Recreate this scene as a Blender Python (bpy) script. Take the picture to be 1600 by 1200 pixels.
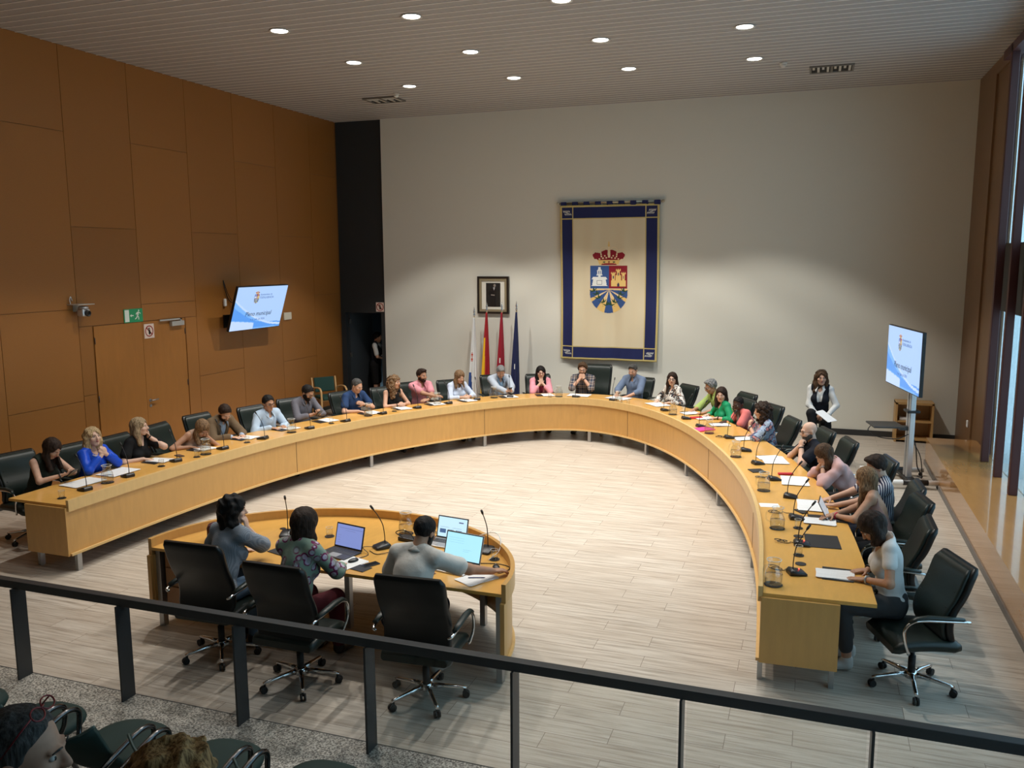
import bpy, bmesh, math, random
import numpy as np
from mathutils import Vector, Matrix, Euler
R = math.radians
random.seed(7)
for o in list(bpy.data.objects): bpy.data.objects.remove(o)
SC = bpy.context.scene
COL = SC.collection

# ------------------------------------------------------------------ camera
def set_camera():
    yaw, pitch, roll = R(19.5), R(8.33), R(-0.25)
    fw = Vector((-math.sin(yaw)*math.cos(pitch), math.cos(yaw)*math.cos(pitch), -math.sin(pitch)))
    rt = Vector((math.cos(yaw), math.sin(yaw), 0)); up = rt.cross(fw)
    r2 = rt*math.cos(roll)+up*math.sin(roll); u2 = -rt*math.sin(roll)+up*math.cos(roll)
    cam = bpy.data.cameras.new('camera'); o = bpy.data.objects.new('camera', cam); COL.objects.link(o)
    m = Matrix((r2, u2, -fw)).transposed().to_4x4(); m.translation = Vector((0, 0, 3.35))
    o.matrix_world = m
    cam.sensor_fit = 'HORIZONTAL'; cam.sensor_width = 36; cam.lens = 36*1325/1600
    cam.clip_start = .05; cam.clip_end = 200
    SC.camera = o
set_camera()
# ------------------------------------------------------------------ world, lights, exposure
SC.view_settings.view_transform = 'Standard'; SC.view_settings.look = 'None'
SC.view_settings.gamma = 1; SC.view_settings.use_curve_mapping = False
SC.view_settings.exposure = 0.0
w = bpy.data.worlds.new('sky'); SC.world = w; w.use_nodes = True
bg = w.node_tree.nodes['Background']; bg.inputs[0].default_value = (.52, .82, 1.0, 1); bg.inputs[1].default_value = 3.2
SC.cycles.use_denoising = True
SC.cycles.max_bounces = 7; SC.cycles.diffuse_bounces = 4; SC.cycles.glossy_bounces = 3
SC.cycles.transmission_bounces = 4; SC.cycles.transparent_max_bounces = 12
SC.cycles.caustics_reflective = False; SC.cycles.caustics_refractive = False
SC.cycles.sample_clamp_indirect = 4
ZC = 6.42
LAMP_X = (-6.94, -4.97, -2.99, -1.02); LAMP_Y = (14.2, 12.25, 10.27, 8.3, 6.3, 4.3)
LAMP_W = {14.2: 430, 12.25: 260, 10.27: 220, 8.3: 270, 6.3: 45, 4.3: 10}
def spot(x, y, watts):
    l = bpy.data.lights.new('downlight_beam', 'SPOT'); l.energy = watts; l.color = (1.0, .96, .895)
    l.spot_size = R(94); l.spot_blend = .25; l.shadow_soft_size = .05
    o = bpy.data.objects.new('downlight_beam', l); o.location = (x, y, ZC-.03); COL.objects.link(o)
for y in LAMP_Y:
    for x in LAMP_X: spot(x, y, LAMP_W[y])

# ------------------------------------------------------------------ materials
MATS = {}
def srgb(r, g, b):
    f = lambda c: (c/255/12.92) if c/255 <= .04045 else ((c/255+.055)/1.055)**2.4
    return (f(r), f(g), f(b))
def mat(name, col=(.5, .5, .5), rough=.6, metal=0, emit=None, es=1, coat=0, spec=.5):
    if name in MATS: return MATS[name]
    m = bpy.data.materials.new(name); m.use_nodes = True; b = m.node_tree.nodes['Principled BSDF']
    b.inputs['Base Color'].default_value = (*col, 1); b.inputs['Roughness'].default_value = rough
    b.inputs['Metallic'].default_value = metal; b.inputs['Coat Weight'].default_value = coat
    b.inputs['Specular IOR Level'].default_value = spec
    if emit: b.inputs['Emission Color'].default_value = (*emit, 1); b.inputs['Emission Strength'].default_value = es
    m.diffuse_color = (*col, 1); MATS[name] = m; return m
def NT(m): return m.node_tree.nodes, m.node_tree.links, m.node_tree.nodes['Principled BSDF']
def coords(m, scale=(1, 1, 1), rot=(0, 0, 0), kind='Object'):
    N, L, b = NT(m); tc = N.new('ShaderNodeTexCoord'); mp = N.new('ShaderNodeMapping')
    mp.inputs['Scale'].default_value = scale; mp.inputs['Rotation'].default_value = rot
    L.new(tc.outputs[kind], mp.inputs[0]); return mp.outputs[0]
def ramp(m, fac, stops, interp='LINEAR'):
    N, L, b = NT(m); r = N.new('ShaderNodeValToRGB'); r.color_ramp.interpolation = interp
    e = r.color_ramp.elements
    while len(e) < len(stops): e.new(.5)
    for k, (p, c) in enumerate(stops): e[k].position = p; e[k].color = (*c, 1)
    L.new(fac, r.inputs[0]); return r.outputs[0]
def noise(m, vec, scale, detail=3, rough=.5, out='Fac'):
    N, L, b = NT(m); n = N.new('ShaderNodeTexNoise'); n.inputs['Scale'].default_value = scale
    n.inputs['Detail'].default_value = detail; n.inputs['Roughness'].default_value = rough
    L.new(vec, n.inputs['Vector']); return n.outputs[out]
def mixc(m, fac, a, bb, mode='MIX'):
    N, L, b = NT(m); x = N.new('ShaderNodeMix'); x.data_type = 'RGBA'; x.blend_type = mode
    for s, v in ((x.inputs[0], fac), (x.inputs[6], a), (x.inputs[7], bb)):
        if isinstance(v, (int, float)): s.default_value = v
        elif isinstance(v, tuple): s.default_value = (*v, 1)
        else: L.new(v, s)
    return x.outputs[2]
def basecol(m, c): NT(m)[1].new(c, NT(m)[2].inputs['Base Color'])
def bump(m, h, strength=.2, dist=.01):
    N, L, b = NT(m); n = N.new('ShaderNodeBump'); n.inputs['Strength'].default_value = strength
    n.inputs['Distance'].default_value = dist; L.new(h, n.inputs['Height']); L.new(n.outputs[0], b.inputs['Normal'])
def k3(c, f): return tuple(x*f for x in c)
def grain(name, c, scale, rough=.4, amount=.12, coat=0, sc=6):
    m = mat(name, c, rough, coat=coat)
    v = coords(m, scale); n = noise(m, v, sc, 4, .6)
    n2 = noise(m, coords(m), .8, 2)
    a = ramp(m, n, [(.3, k3(c, 1-amount)), (.7, k3(c, 1+amount))])
    basecol(m, mixc(m, mixf(m, n2), a, k3(c, 1-amount*.8)))
    return m
def mixf(m, s):
    N, L, b = NT(m); r = N.new('ShaderNodeMapRange'); r.inputs[1].default_value = .35; r.inputs[2].default_value = .7
    r.inputs[4].default_value = .6; L.new(s, r.inputs[0]); return r.outputs[0]

def floor_mat():
    m = mat('pale_wood_floor', (.5, .46, .4), .42)
    N, L, b = NT(m); v = coords(m)
    br = N.new('ShaderNodeTexBrick'); L.new(v, br.inputs['Vector'])
    br.offset = .37; br.offset_frequency = 2; br.squash = 1
    br.inputs['Color1'].default_value = (0, 0, 0, 1); br.inputs['Color2'].default_value = (1, 1, 1, 1)
    br.inputs['Mortar'].default_value = (.5, .5, .5, 1)
    for k, x in (('Scale', 1), ('Mortar Size', .0022), ('Mortar Smooth', .1), ('Bias', 0), ('Brick Width', 1.22), ('Row Height', .20)): br.inputs[k].default_value = x
    mul = N.new('ShaderNodeMapping'); mul.inputs['Scale'].default_value = (1.3, 22, 1); L.new(v, mul.inputs[0])
    # shift the grain of every plank by its own random value
    comb = N.new('ShaderNodeCombineXYZ'); sep = N.new('ShaderNodeMath'); sep.operation = 'MULTIPLY'; sep.inputs[1].default_value = 37
    L.new(br.outputs['Color'], sep.inputs[0]); L.new(sep.outputs[0], comb.inputs[0]); L.new(comb.outputs[0], mul.inputs['Location'])
    n = noise(m, mul.outputs[0], 1.3, 5, .62)
    c = ramp(m, n, [(.30, srgb(148, 136, 122)), (.48, srgb(186, 175, 161)), (.68, srgb(208, 199, 186))])
    c = mixc(m, mixg(m, br.outputs['Color'], .0, .28), c, srgb(172, 156, 138))
    c = mixc(m, br.outputs['Fac'], c, srgb(120, 106, 92))
    basecol(m, c)
    return m
def mixg(m, s, lo, hi):
    N, L, b = NT(m); r = N.new('ShaderNodeMapRange'); r.inputs[3].default_value = lo; r.inputs[4].default_value = hi
    L.new(s, r.inputs[0]); return r.outputs[0]
def granite_mat():
    m = mat('speckled_granite', (.4, .38, .35), .5)
    v = coords(m); a = noise(m, v, 75, 3, .7)
    c = ramp(m, a, [(.38, srgb(58, 56, 54)), (.46, srgb(128, 124, 116)), (.53, srgb(176, 171, 160)), (.62, srgb(214, 209, 198))])
    c = mixc(m, mixg(m, noise(m, v, 3, 2), 0, .3), c, srgb(120, 116, 108)); basecol(m, c); return m
def panel_mat():
    m = mat('orange_brown_veneer', (.4, .2, .07), .36)
    N, L, b = NT(m); at = N.new('ShaderNodeAttribute'); at.attribute_name = 'tone'
    base = srgb(157, 102, 47)
    n = noise(m, coords(m, (1, 1, .25)), 260, 2)
    c = ramp(m, n, [(.3, k3(base, .9)), (.7, k3(base, 1.1))])
    c = mixc(m, at.outputs['Fac'], c, k3(base, .62)); basecol(m, c); return m
WHITE = mat('white_plaster', srgb(222, 220, 208), .85)
WOOD = grain('beech_veneer', srgb(200, 153, 88), (3, 3, .5), .33, .07)
WOODTOP = grain('beech_worktop', srgb(216, 164, 84), (2.5, .6, 2.5), .28, .08, coat=.25)
WOODRIM = grain('pale_beech_edge', srgb(214, 178, 118), (3, 3, .8), .35, .06)
STEEL = mat('brushed_grey_steel', (.42, .42, .42), .35, .85)
CHROME = mat('chrome', (.75, .75, .75), .12, 1)
BLACK = mat('black_plastic', (.012, .012, .013), .4)
RUBBER = mat('black_rubber', (.008, .008, .008), .6)
LEATHER = mat('dark_green_leather', (.009, .016, .013), .40, spec=.4)
bump(LEATHER, noise(LEATHER, coords(LEATHER), 60, 3), .15, .004)
LEATHER2 = mat('black_leather_shell', (.006, .007, .007), .36, spec=.4)
RAIL = mat('dark_grey_painted_steel', (.035, .038, .04), .4, .2)
DARK = mat('anthracite_wall_paint', (.022, .025, .027), .7)
MAROON = mat('dark_maroon_paint', (.065, .016, .014), .5)
PAPER = mat('white_paper', (.80, .80, .79), .7)
def glass_mat(name, tint=(1, 1, 1), ior=1.45, gl=.05, blend=.08):
    m = bpy.data.materials.new(name); m.use_nodes = True; N = m.node_tree.nodes; L = m.node_tree.links; N.clear()
    o = N.new('ShaderNodeOutputMaterial'); t = N.new('ShaderNodeBsdfTransparent'); t.inputs[0].default_value = (*tint, 1)
    g = N.new('ShaderNodeBsdfGlossy'); g.inputs['Roughness'].default_value = gl
    f = N.new('ShaderNodeLayerWeight'); f.inputs[0].default_value = .5
    pw = N.new('ShaderNodeMath'); pw.operation = 'POWER'; pw.inputs[1].default_value = 5 if ior > 1.42 else 6; L.new(f.outputs['Facing'], pw.inputs[0])
    ad = N.new('ShaderNodeMath'); ad.operation = 'ADD'; ad.inputs[1].default_value = blend+.02; L.new(pw.outputs[0], ad.inputs[0])
    x = N.new('ShaderNodeMixShader'); L.new(ad.outputs[0], x.inputs[0]); L.new(t.outputs[0], x.inputs[1]); L.new(g.outputs[0], x.inputs[2])
    L.new(x.outputs[0], o.inputs[0]); MATS[name] = m; return m
GLASS = glass_mat('clear_glass', (.975, .98, .975), 1.5, .04, .05)
WATER = glass_mat('water', (.93, .925, .90), 1.33, .03, .02)
PANE = glass_mat('window_glass', (.74, .78, .80), 1.4, .02, .0)
RAILGLASS = glass_mat('railing_glass', (.96, .97, .965), 1.35, .01, .0)

# ------------------------------------------------------------------ mesh helpers
def bm_new(): return bmesh.new()
def box(bm, x0, x1, y0, y1, z0, z1, M=None, mi=0):
    vs = [Vector(p) for p in ((x0, y0, z0), (x1, y0, z0), (x1, y1, z0), (x0, y1, z0), (x0, y0, z1), (x1, y0, z1), (x1, y1, z1), (x0, y1, z1))]
    if M is not None: vs = [M @ v for v in vs]
    v = [bm.verts.new(p) for p in vs]; out = []
    for f in ((0, 3, 2, 1), (4, 5, 6, 7), (0, 1, 5, 4), (1, 2, 6, 5), (2, 3, 7, 6), (3, 0, 4, 7)):
        fc = bm.faces.new([v[i] for i in f]); fc.material_index = mi; out.append(fc)
    return out
def rbox(bm, x0, x1, y0, y1, z0, z1, r=.01, M=None, mi=0, seg=2):
    b2 = bmesh.new(); box(b2, x0, x1, y0, y1, z0, z1, None, mi)
    bmesh.ops.bevel(b2, geom=b2.edges[:], offset=r, segments=seg, affect='EDGES', profile=.5)
    merge(bm, b2, M)
def merge(bm, b2, M=None):
    mp = {}
    for v in b2.verts: mp[v] = bm.verts.new(M @ v.co if M is not None else v.co)
    for f in b2.faces:
        try: nf = bm.faces.new([mp[v] for v in f.verts]); nf.material_index = f.material_index; nf.smooth = f.smooth
        except ValueError: pass
    b2.free()
def tube(bm, pts, r, seg=8, mi=0, caps=True, flat=None):
    pts = [Vector(p) for p in pts]; n = len(pts); rr = r if isinstance(r, (list, tuple)) else [r]*n
    up = Vector((0, 0, 1)); rings = []; prev = None
    for i, p in enumerate(pts):
        t = (pts[min(i+1, n-1)]-pts[max(i-1, 0)])
        t = t.normalized() if t.length > 1e-9 else Vector((0, 0, 1))
        if prev is None:
            a = t.cross(up) if abs(t.dot(up)) < .95 else t.cross(Vector((1, 0, 0)))
        else: a = prev - t*prev.dot(t)
        a.normalize(); b = t.cross(a).normalized(); prev = a
        k = flat or 1
        rings.append([bm.verts.new(p+a*rr[i]*math.cos(2*math.pi*j/seg)+b*rr[i]*k*math.sin(2*math.pi*j/seg)) for j in range(seg)])
    for i in range(n-1):
        for j in range(seg):
            f = bm.faces.new([rings[i][j], rings[i][(j+1) % seg], rings[i+1][(j+1) % seg], rings[i+1][j]]); f.smooth = True; f.material_index = mi
    if caps:
        for rg in (rings[0][::-1], rings[-1]):
            f = bm.faces.new(rg); f.material_index = mi
def lathe(bm, prof, seg=24, M=None, mi=0, close=True):
    rings = []
    for r, z in prof:
        rg = []
        for j in range(seg):
            a = 2*math.pi*j/seg; p = Vector((max(r, 1e-4)*math.cos(a), max(r, 1e-4)*math.sin(a), z)); rg.append(bm.verts.new(M @ p if M is not None else p))
        rings.append(rg)
    for i in range(len(prof)-1):
        for j in range(seg):
            f = bm.faces.new([rings[i][j], rings[i][(j+1) % seg], rings[i+1][(j+1) % seg], rings[i+1][j]]); f.smooth = True; f.material_index = mi
    if close:
        f = bm.faces.new(rings[0][::-1]); f.material_index = mi; f = bm.faces.new(rings[-1]); f.material_index = mi
def prism(bm, poly, z0, z1, M=None, mi=0):
    a = [Vector((x, y, z0)) for x, y in poly]; b = [Vector((x, y, z1)) for x, y in poly]
    if M is not None: a = [M @ v for v in a]; b = [M @ v for v in b]
    va = [bm.verts.new(v) for v in a]; vb = [bm.verts.new(v) for v in b]; n = len(poly)
    f = bm.faces.new(va[::-1]); f.material_index = mi; f = bm.faces.new(vb); f.material_index = mi
    for i in range(n):
        f = bm.faces.new([va[i], va[(i+1) % n], vb[(i+1) % n], vb[i]]); f.material_index = mi
def ball(bm, c, r, seg=12, rings=8, mi=0, M=None):
    c = Vector(c); rr = Vector(r if isinstance(r, (tuple, list)) else (r, r, r)); b2 = bmesh.new()
    bmesh.ops.create_uvsphere(b2, u_segments=seg, v_segments=rings, radius=1)
    for v in b2.verts: v.co = Vector((v.co.x*rr.x, v.co.y*rr.y, v.co.z*rr.z))+c
    for f in b2.faces: f.smooth = True; f.material_index = mi
    merge(bm, b2, M)
def obj(name, bm, m, parent=None, smooth=None):
    bmesh.ops.recalc_face_normals(bm, faces=bm.faces[:])
    me = bpy.data.meshes.new(name); bm.to_mesh(me); bm.free()
    for x in (m if isinstance(m, (list, tuple)) else [m]): me.materials.append(x)
    o = bpy.data.objects.new(name, me); COL.objects.link(o)
    if parent is not None: o.parent = parent
    if smooth is not None:
        me.polygons.foreach_set('use_smooth', [smooth]*len(me.polygons))
    return o
def tag(o, label=None, cat=None, group=None, kind=None):
    if label: o['label'] = label
    if cat: o['category'] = cat
    if group: o['group'] = group
    if kind: o['kind'] = kind
    return o
def struct(name, bm, m, label=None, parent=None, smooth=None):
    o = obj(name, bm, m, parent, smooth)
    if parent is None: tag(o, label, None, None, 'structure')
    return o
def thing(name, label, cat, loc=(0, 0, 0), rotz=0, group=None):
    o = bpy.data.objects.new(name, None); COL.objects.link(o); o.empty_display_size = .1
    o.location = loc; o.rotation_euler = (0, 0, rotz); tag(o, label, cat, group); return o
def dup(root, loc, rotz, label=None, group=None, cat=None):
    r = root.copy(); COL.objects.link(r); r.location = loc; r.rotation_euler = (0, 0, rotz)
    tag(r, label, cat, group)
    def rec(a, b):
        for ch in KIDS.get(a.name, list(a.children)):
            c = ch.copy(); COL.objects.link(c); c.parent = b; rec(ch, c)
    rec(root, r); return r
KIDS = {}
def Mz(x, y, z, a=0): return Matrix.Translation((x, y, z)) @ Matrix.Rotation(a, 4, 'Z')
# ================================================================== the room
XL, XR, YB, YF = -10.3, 2.58, 17.2, -5.0
b = bm_new(); box(b, XL-.2, XR+.3, 4.87, YB+3.2, -.12, 0); struct('floor', b, floor_mat(), 'pale wood plank floor of the hall')
GR = granite_mat()
b = bm_new()
box(b, XL-.2, XR+.3, 2.75, 4.87, -.12, .004); box(b, XL-.2, XR+.3, .9, 2.75, -.12, .80); box(b, XL-.2, XR+.3, YF, .9, -.12, 1.5)
tag(obj('floor_gallery', b, GR), 'speckled grey granite floor of the stepped public seating', kind='structure')
# ceiling: painted slats hung below a paler deck, all running along X
b = bm_new(); box(b, XL-.2, XR+.3, YF, YB+.2, ZC+.03, ZC+.12, mi=1)
y = YF+.05
while y < YB-.02:
    box(b, XL, XR+.05, y, y+.165, ZC, ZC+.028, mi=0); box(b, XL, XR+.05, y+.166, y+.186, ZC-.006, ZC+.02, mi=1); y += .198  # pale strips paint in the light caught between the slats
struct('ceiling', b, [mat('ceiling_slat_paint', srgb(160, 158, 158), .5, .0), mat('ceiling_gap_highlight', srgb(226, 222, 218), .5)], 'grey metal slat ceiling')
# left wall: veneer panels with fine joints
PANEL = panel_mat()
def veneer_wall():
    me_b = bm_new(); ton = me_b.faces.layers.float.new('tone')
    for f in box(me_b, XL-.2, XL-.012, YF, YB+.1, -.1, ZC+.05): f[ton] = 1.0
    ys = [YF+.15, -3.6, -2.3, -1.0, .3, 1.6, 2.9, 4.2, 5.5, 6.1, 7.15, 8.45, 9.75, 11.03, 12.33, 13.6, 14.9, 16.15, YB]
    rs = random.Random(4)
    joints = {8.45: [1.27, 2.65, 5.21], 7.15: [2.4, 3.86], 9.75: [1.34, 3.86], 11.03: [2.66, 5.2], 12.33: [1.31, 3.85], 13.6: [2.6, 5.2], 14.9: [1.28, 3.85], 16.15: [2.6, 5.2]}
    tones = {(9.75, 1.34): .42, (8.45, 1.27): .12, (11.03, 2.66): .0, (9.75, .0): .3, (12.33, 1.31): .22, (12.33, 3.85): .12, (13.6, 2.6): .05}
    g = .004
    for i in range(len(ys)-1):
        y0, y1 = ys[i], ys[i+1]; js = [0.0]+joints.get(y0, [1.3, 3.86] if i % 2 else [2.65, 5.2])+[ZC]
        for a, c in zip(js, js[1:]):
            t = tones.get((y0, a), rs.uniform(.0, .2))
            # leave the double door opening free (9.98..12.06 x 0..2.40)
            cuts = [(y0, y1, a, c)]
            D0, D1, DZ = 10.0, 12.04, 2.385
            if a < DZ and y1 > D0 and y0 < D1:
                cuts = []
                if y0 < D0: cuts.append((y0, D0, a, min(c, DZ)))
                if y1 > D1: cuts.append((D1, y1, a, min(c, DZ)))
                if c > DZ: cuts.append((y0, y1, DZ, c))
            for (p, q, r_, s_) in cuts:
                for f in box(me_b, XL-.012, XL, p+g, q-g, r_+g, s_-g): f[ton] = t
    return me_b
struct('wall_left', veneer_wall(), PANEL, 'orange-brown veneer panel wall')
# double door in the left wall
DOORW = grain('door_veneer', srgb(160, 104, 46), (2, 2, .4), .36, .06)
dr = tag(thing('door_1', 'brown double door in the veneer wall with a metal handle', None, (XL, 11.02, 0)), kind='structure')
for y0, y1 in ((-.995, -.003), (.003, .995)):
    b = bm_new(); box(b, -.01, .004, y0, y1, .01, 2.375); lf = obj('door_leaf', b, DOORW, dr)
    if y0 > -.5:
        b = bm_new(); tube(b, [(.004, .07, 1.07), (.05, .07, 1.07), (.055, .1, 1.07), (.055, .2, 1.075)], .011); lathe(b, [(.026, 0), (.026, .008)], 16, Matrix.Translation((.004, .07, 1.07)) @ Matrix.Rotation(R(90), 4, 'Y'))
        obj('door_handle', b, STEEL, lf)
        b = bm_new(); lathe(b, [(.024, 0), (.024, .008)], 16, Matrix.Translation((.004, .07, .98)) @ Matrix.Rotation(R(90), 4, 'Y')); obj('keyhole_plate', b, STEEL, lf)
        b = bm_new(); rbox(b, .004, .07, .62, .92, 2.26, 2.34, .008); box(b, .03, .05, .36, .88, 2.36, 2.385); box(b, .03, .05, .84, .88, 2.3, 2.385)
        obj('door_closer', b, mat('silver_paint', (.5, .5, .49), .4, .5), lf)
    for z in (.25, 1.2, 2.1):
        yy = -.99 if y0 < -.5 else .99
        b = bm_new(); tube(b, [(.006, yy, z), (.006, yy, z+.1)], .008); obj('hinge', b, mat('dark_hinge', (.06, .05, .05), .4, .6), lf)
# back wall
b = bm_new(); box(b, -9.14, XR+.3, YB, YB+.15, -.1, ZC+.05); struct('wall_back', b, WHITE, 'pale plaster end wall')
b = bm_new()
box(b, XL-.2, -10.19, YB+.06, YB+.2, -.1, ZC+.05); box(b, -9.27, -9.14, YB+.06, YB+.2, -.1, ZC+.05); box(b, -10.19, -9.27, YB+.06, YB+.2, 2.16, ZC+.05)
struct('wall_back_recess', b, DARK, 'anthracite strip of wall around the corner doorway')
b = bm_new(); box(b, -9.14, XR, YB-.015, YB, 0, .11); struct('baseboard_back', b, mat('dark_baseboard', (.03, .03, .03), .5), 'dark baseboard under the pale wall')
b = bm_new(); box(b, XL, XL+.015, YF, 9.96, 0, .08); box(b, XL, XL+.015, 12.06, YB, 0, .08); struct('baseboard_left', b, MATS['dark_baseboard'], 'dark baseboard under the veneer wall')
# the unlit corridor behind the corner door
b = bm_new()
box(b, -10.9, -10.8, YB+.2, YB+3, 0, 2.7); box(b, -8.6, -8.5, YB+.2, YB+3, 0, 2.7); box(b, -10.9, -8.5, YB+3, YB+3.1, 0, 2.7); box(b, -10.9, -8.5, YB+.2, YB+3.1, 2.7, 2.8)
struct('wall_corridor', b, mat('corridor_grey', (.05, .055, .06), .8), 'dark corridor walls behind the corner door')
dr = tag(thing('door_2', 'dark grey corner door standing open into the corridor', None, (-10.17, YB+.17, 0), R(82)), kind='structure')
b = bm_new(); box(b, 0, .86, -.02, .02, .01, 2.14); lf = obj('door_leaf', b, mat('grey_door', (.04, .045, .05), .55), dr)
for z in (.35, 1.12, 1.9):
    b = bm_new(); box(b, -.02, .03, -.035, -.02, z, z+.1); obj('hinge', b, STEEL, dr)
# right side: wood pier, deep window with maroon fins, wide ledge
PIER = grain('brown_pier_veneer', srgb(124, 92, 62), (2, 2, .4), .4, .08)
b = bm_new()
box(b, XR, XR+.04, 15.72, YB, -.1, ZC+.05); box(b, XR, XR+.04, YF, 15.72, 6.22, ZC+.05)
box(b, XR+.03, XR+.06, 14.10, 15.72, -.1, 6.22); box(b, XR+.02, XR+.04, YF, 1.4, -.1, 6.22)
struct('wall_right', b, PIER, 'brown veneer pier and header around the tall window')
b = bm_new(); box(b, 1.85, XR+.0, 1.4, 15.1, 0, .44)
LEDGE = grain('polished_ledge_veneer', srgb(176, 128, 76), (2, .5, 2), .16, .08, coat=.5)
struct('trim_1', b, LEDGE, 'long polished wood ledge under the window')
b = bm_new(); box(b, 1.835, 1.85, 1.4, 15.1, 0, .07); struct('baseboard_right', b, mat('grey_base', (.16, .15, .14), .5), 'grey plinth of the window ledge')
FY = [13.55-.93*k for k in range(13)]
for k, y in enumerate(FY):
    b = bm_new(); rbox(b, 2.385, 2.485, y-.05, y+.05, .44, 6.21, .008); struct('trim_%d' % (k+2), b, MAROON, 'vertical maroon window fin')
b = bm_new(); box(b, 2.50, 2.60, 14.06, 14.10, .44, 6.22); box(b, 2.385, 2.60, 1.4, 14.10, 6.1, 6.22); struct('trim_15', b, MAROON, 'maroon head and jamb of the window')
b = bm_new(); box(b, 2.54, 2.575, 1.4, 14.06, 2.6, 3.55); struct('trim_16', b, mat('dark_spandrel', (.006, .005, .006), .5), 'dark spandrel crossing the tall window')
edges = [14.06]+FY+[1.4]
for k in range(len(edges)-1):
    b = bm_new(); box(b, 2.555, 2.567, edges[k+1]+.005, edges[k]-.005, .44, 2.6); box(b, 2.555, 2.567, edges[k+1]+.005, edges[k]-.005, 3.55, 6.1)
    struct('window_%d' % (k+1), b, PANE, 'tall clear window pane between maroon fins')
b = bm_new(); box(b, XR+.4, 60, -60, 120, -.3, -.1); struct('ground_outside', b, mat('pale_paving', (.75, .77, .78), .9), 'pale paving outside the window')
# rear wall behind the public seating
b = bm_new(); box(b, XL-.2, XR+.3, YF-.15, YF, -.1, ZC+.05); struct('wall_front', b, WHITE, 'plain wall behind the public seating')
b = bm_new(); box(b, XL-.2, XR+.3, 4.866, 4.874, .0, .006); struct('trim_17', b, mat('joint_shadow', (.1, .095, .09), .8), 'thin dark strip as painted shadow in the joint where granite meets the wood floor')  # shadow of the floor joint put in as a dark strip

# ------------------------------------------------------------------ ceiling fixtures
def downlight(loc, label):
    t = thing('downlight', label, 'ceiling light', loc, 0, 'round recessed ceiling downlights')
    b = bm_new(); lathe(b, [(.106, .012), (.122, .0), (.138, -.004), (.138, .008), (.106, .012)], 28, close=False); obj('trim_ring', b, mat('lamp_ring', (.6, .6, .58), .35, .3), t)
    b = bm_new(); lathe(b, [(.107, .004), (.107, .010)], 28); obj('diffuser', b, mat('lamp_glow', (.9, .9, .85), .5, emit=(1, .97, .88), es=9), t)
    return t
rowname = {14.2: 'in the row closest to the end wall', 12.25: 'in the second row from the end wall', 10.27: 'in the third row from the end wall', 8.3: 'above the near floor of the hall', 6.3: 'above the clerks desk', 4.3: 'above the railing'}
colname = ['nearest the veneer wall', 'second from the veneer wall', 'second from the window', 'nearest the window']
d0 = None
for y in LAMP_Y:
    for i, x in enumerate(LAMP_X):
        lb = 'round downlight %s, %s' % (rowname[y], colname[i])
        if d0 is None: d0 = downlight((x, y, ZC-.012), lb)
        else: dup(d0, (x, y, ZC-.012), 0, lb)
def vent(x, y, label):
    t = thing('ceiling_vent', label, 'air vent', (x, y, ZC-.02), 0, 'square ceiling air vents')
    b = bm_new()
    for a in ((-.34, .34, -.25, -.22), (-.34, .34, .22, .25), (-.34, -.31, -.22, .22), (.31, .34, -.22, .22), (-.02, .02, -.22, .22)): box(b, *a, -.01, .018)
    obj('vent_frame', b, mat('vent_frame_paint', srgb(120, 116, 110), .5, .3), t)
    b = bm_new(); box(b, -.31, .31, -.22, .22, .01, .016); obj('backing', b, mat('vent_dark', (.02, .02, .02), .8), t)
    b = bm_new()
    for s in (-1, 1):
        for k in range(4):
            xx = s*.165-.11+k*.073
            for yy in ((.0, .2) if s < 0 else (-.2, .0)):
                pass
            box(b, xx-.018, xx+.018, -.2, -.01 if (k+s) % 2 else .2, -.006, .008)
    obj('louvre', b, mat('vent_blade', srgb(205, 203, 196), .5), t)
vent(-7.95, 15.15, 'grilled square air vent in the ceiling beside the veneer wall corner')
vent(.12, 15.3, 'grilled square air vent in the ceiling toward the window side')
def detector(x, y, label):
    t = thing('smoke_detector', label, 'smoke detector', (x, y, ZC), 0, 'smoke detectors')
    b = bm_new(); lathe(b, [(.055, 0), (.06, -.02), (.05, -.03)], 20); obj('base', b, mat('off_white_plastic', (.7, .69, .65), .5), t)
    b = bm_new(); lathe(b, [(.045, -.03), (.045, -.055), (.025, -.075), (.005, -.08)], 20); obj('dome', b, MATS['off_white_plastic'], t)
detector(-7.47, 14.72, 'small white smoke detector next to the vent by the veneer wall')
detector(-.61, 14.64, 'small white smoke detector next to the vent on the window side')

# ------------------------------------------------------------------ railing
b = bm_new()
rt = thing('railing', 'dark grey flat steel handrail with blade posts and glass infill', 'railing', (0, 4.8, 0))
rbox(b, XL+.02, 1.83, -.035, .035, .765, .83, .004); obj('handrail', b, RAIL, rt)
PX = [-9.08, -8.03, -6.97, -5.92, -4.86, -3.80, -2.74, -1.69, -.63, .42, 1.47]
b = bm_new(); box(b, -.008, .008, -.065, .065, .004, .77)
post = obj('post', b, RAIL, rt); post.location.x = PX[0]
for x in PX[1:]:
    q = post.copy(); COL.objects.link(q); q.location.x = x
for x0, x1 in zip(PX, PX[1:]):
    if x0 > -2.75:
        b = bm_new(); box(b, x0+.03, x1-.03, -.006, .006, .05, .76); obj('glass_panel', b, RAILGLASS, rt)
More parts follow.
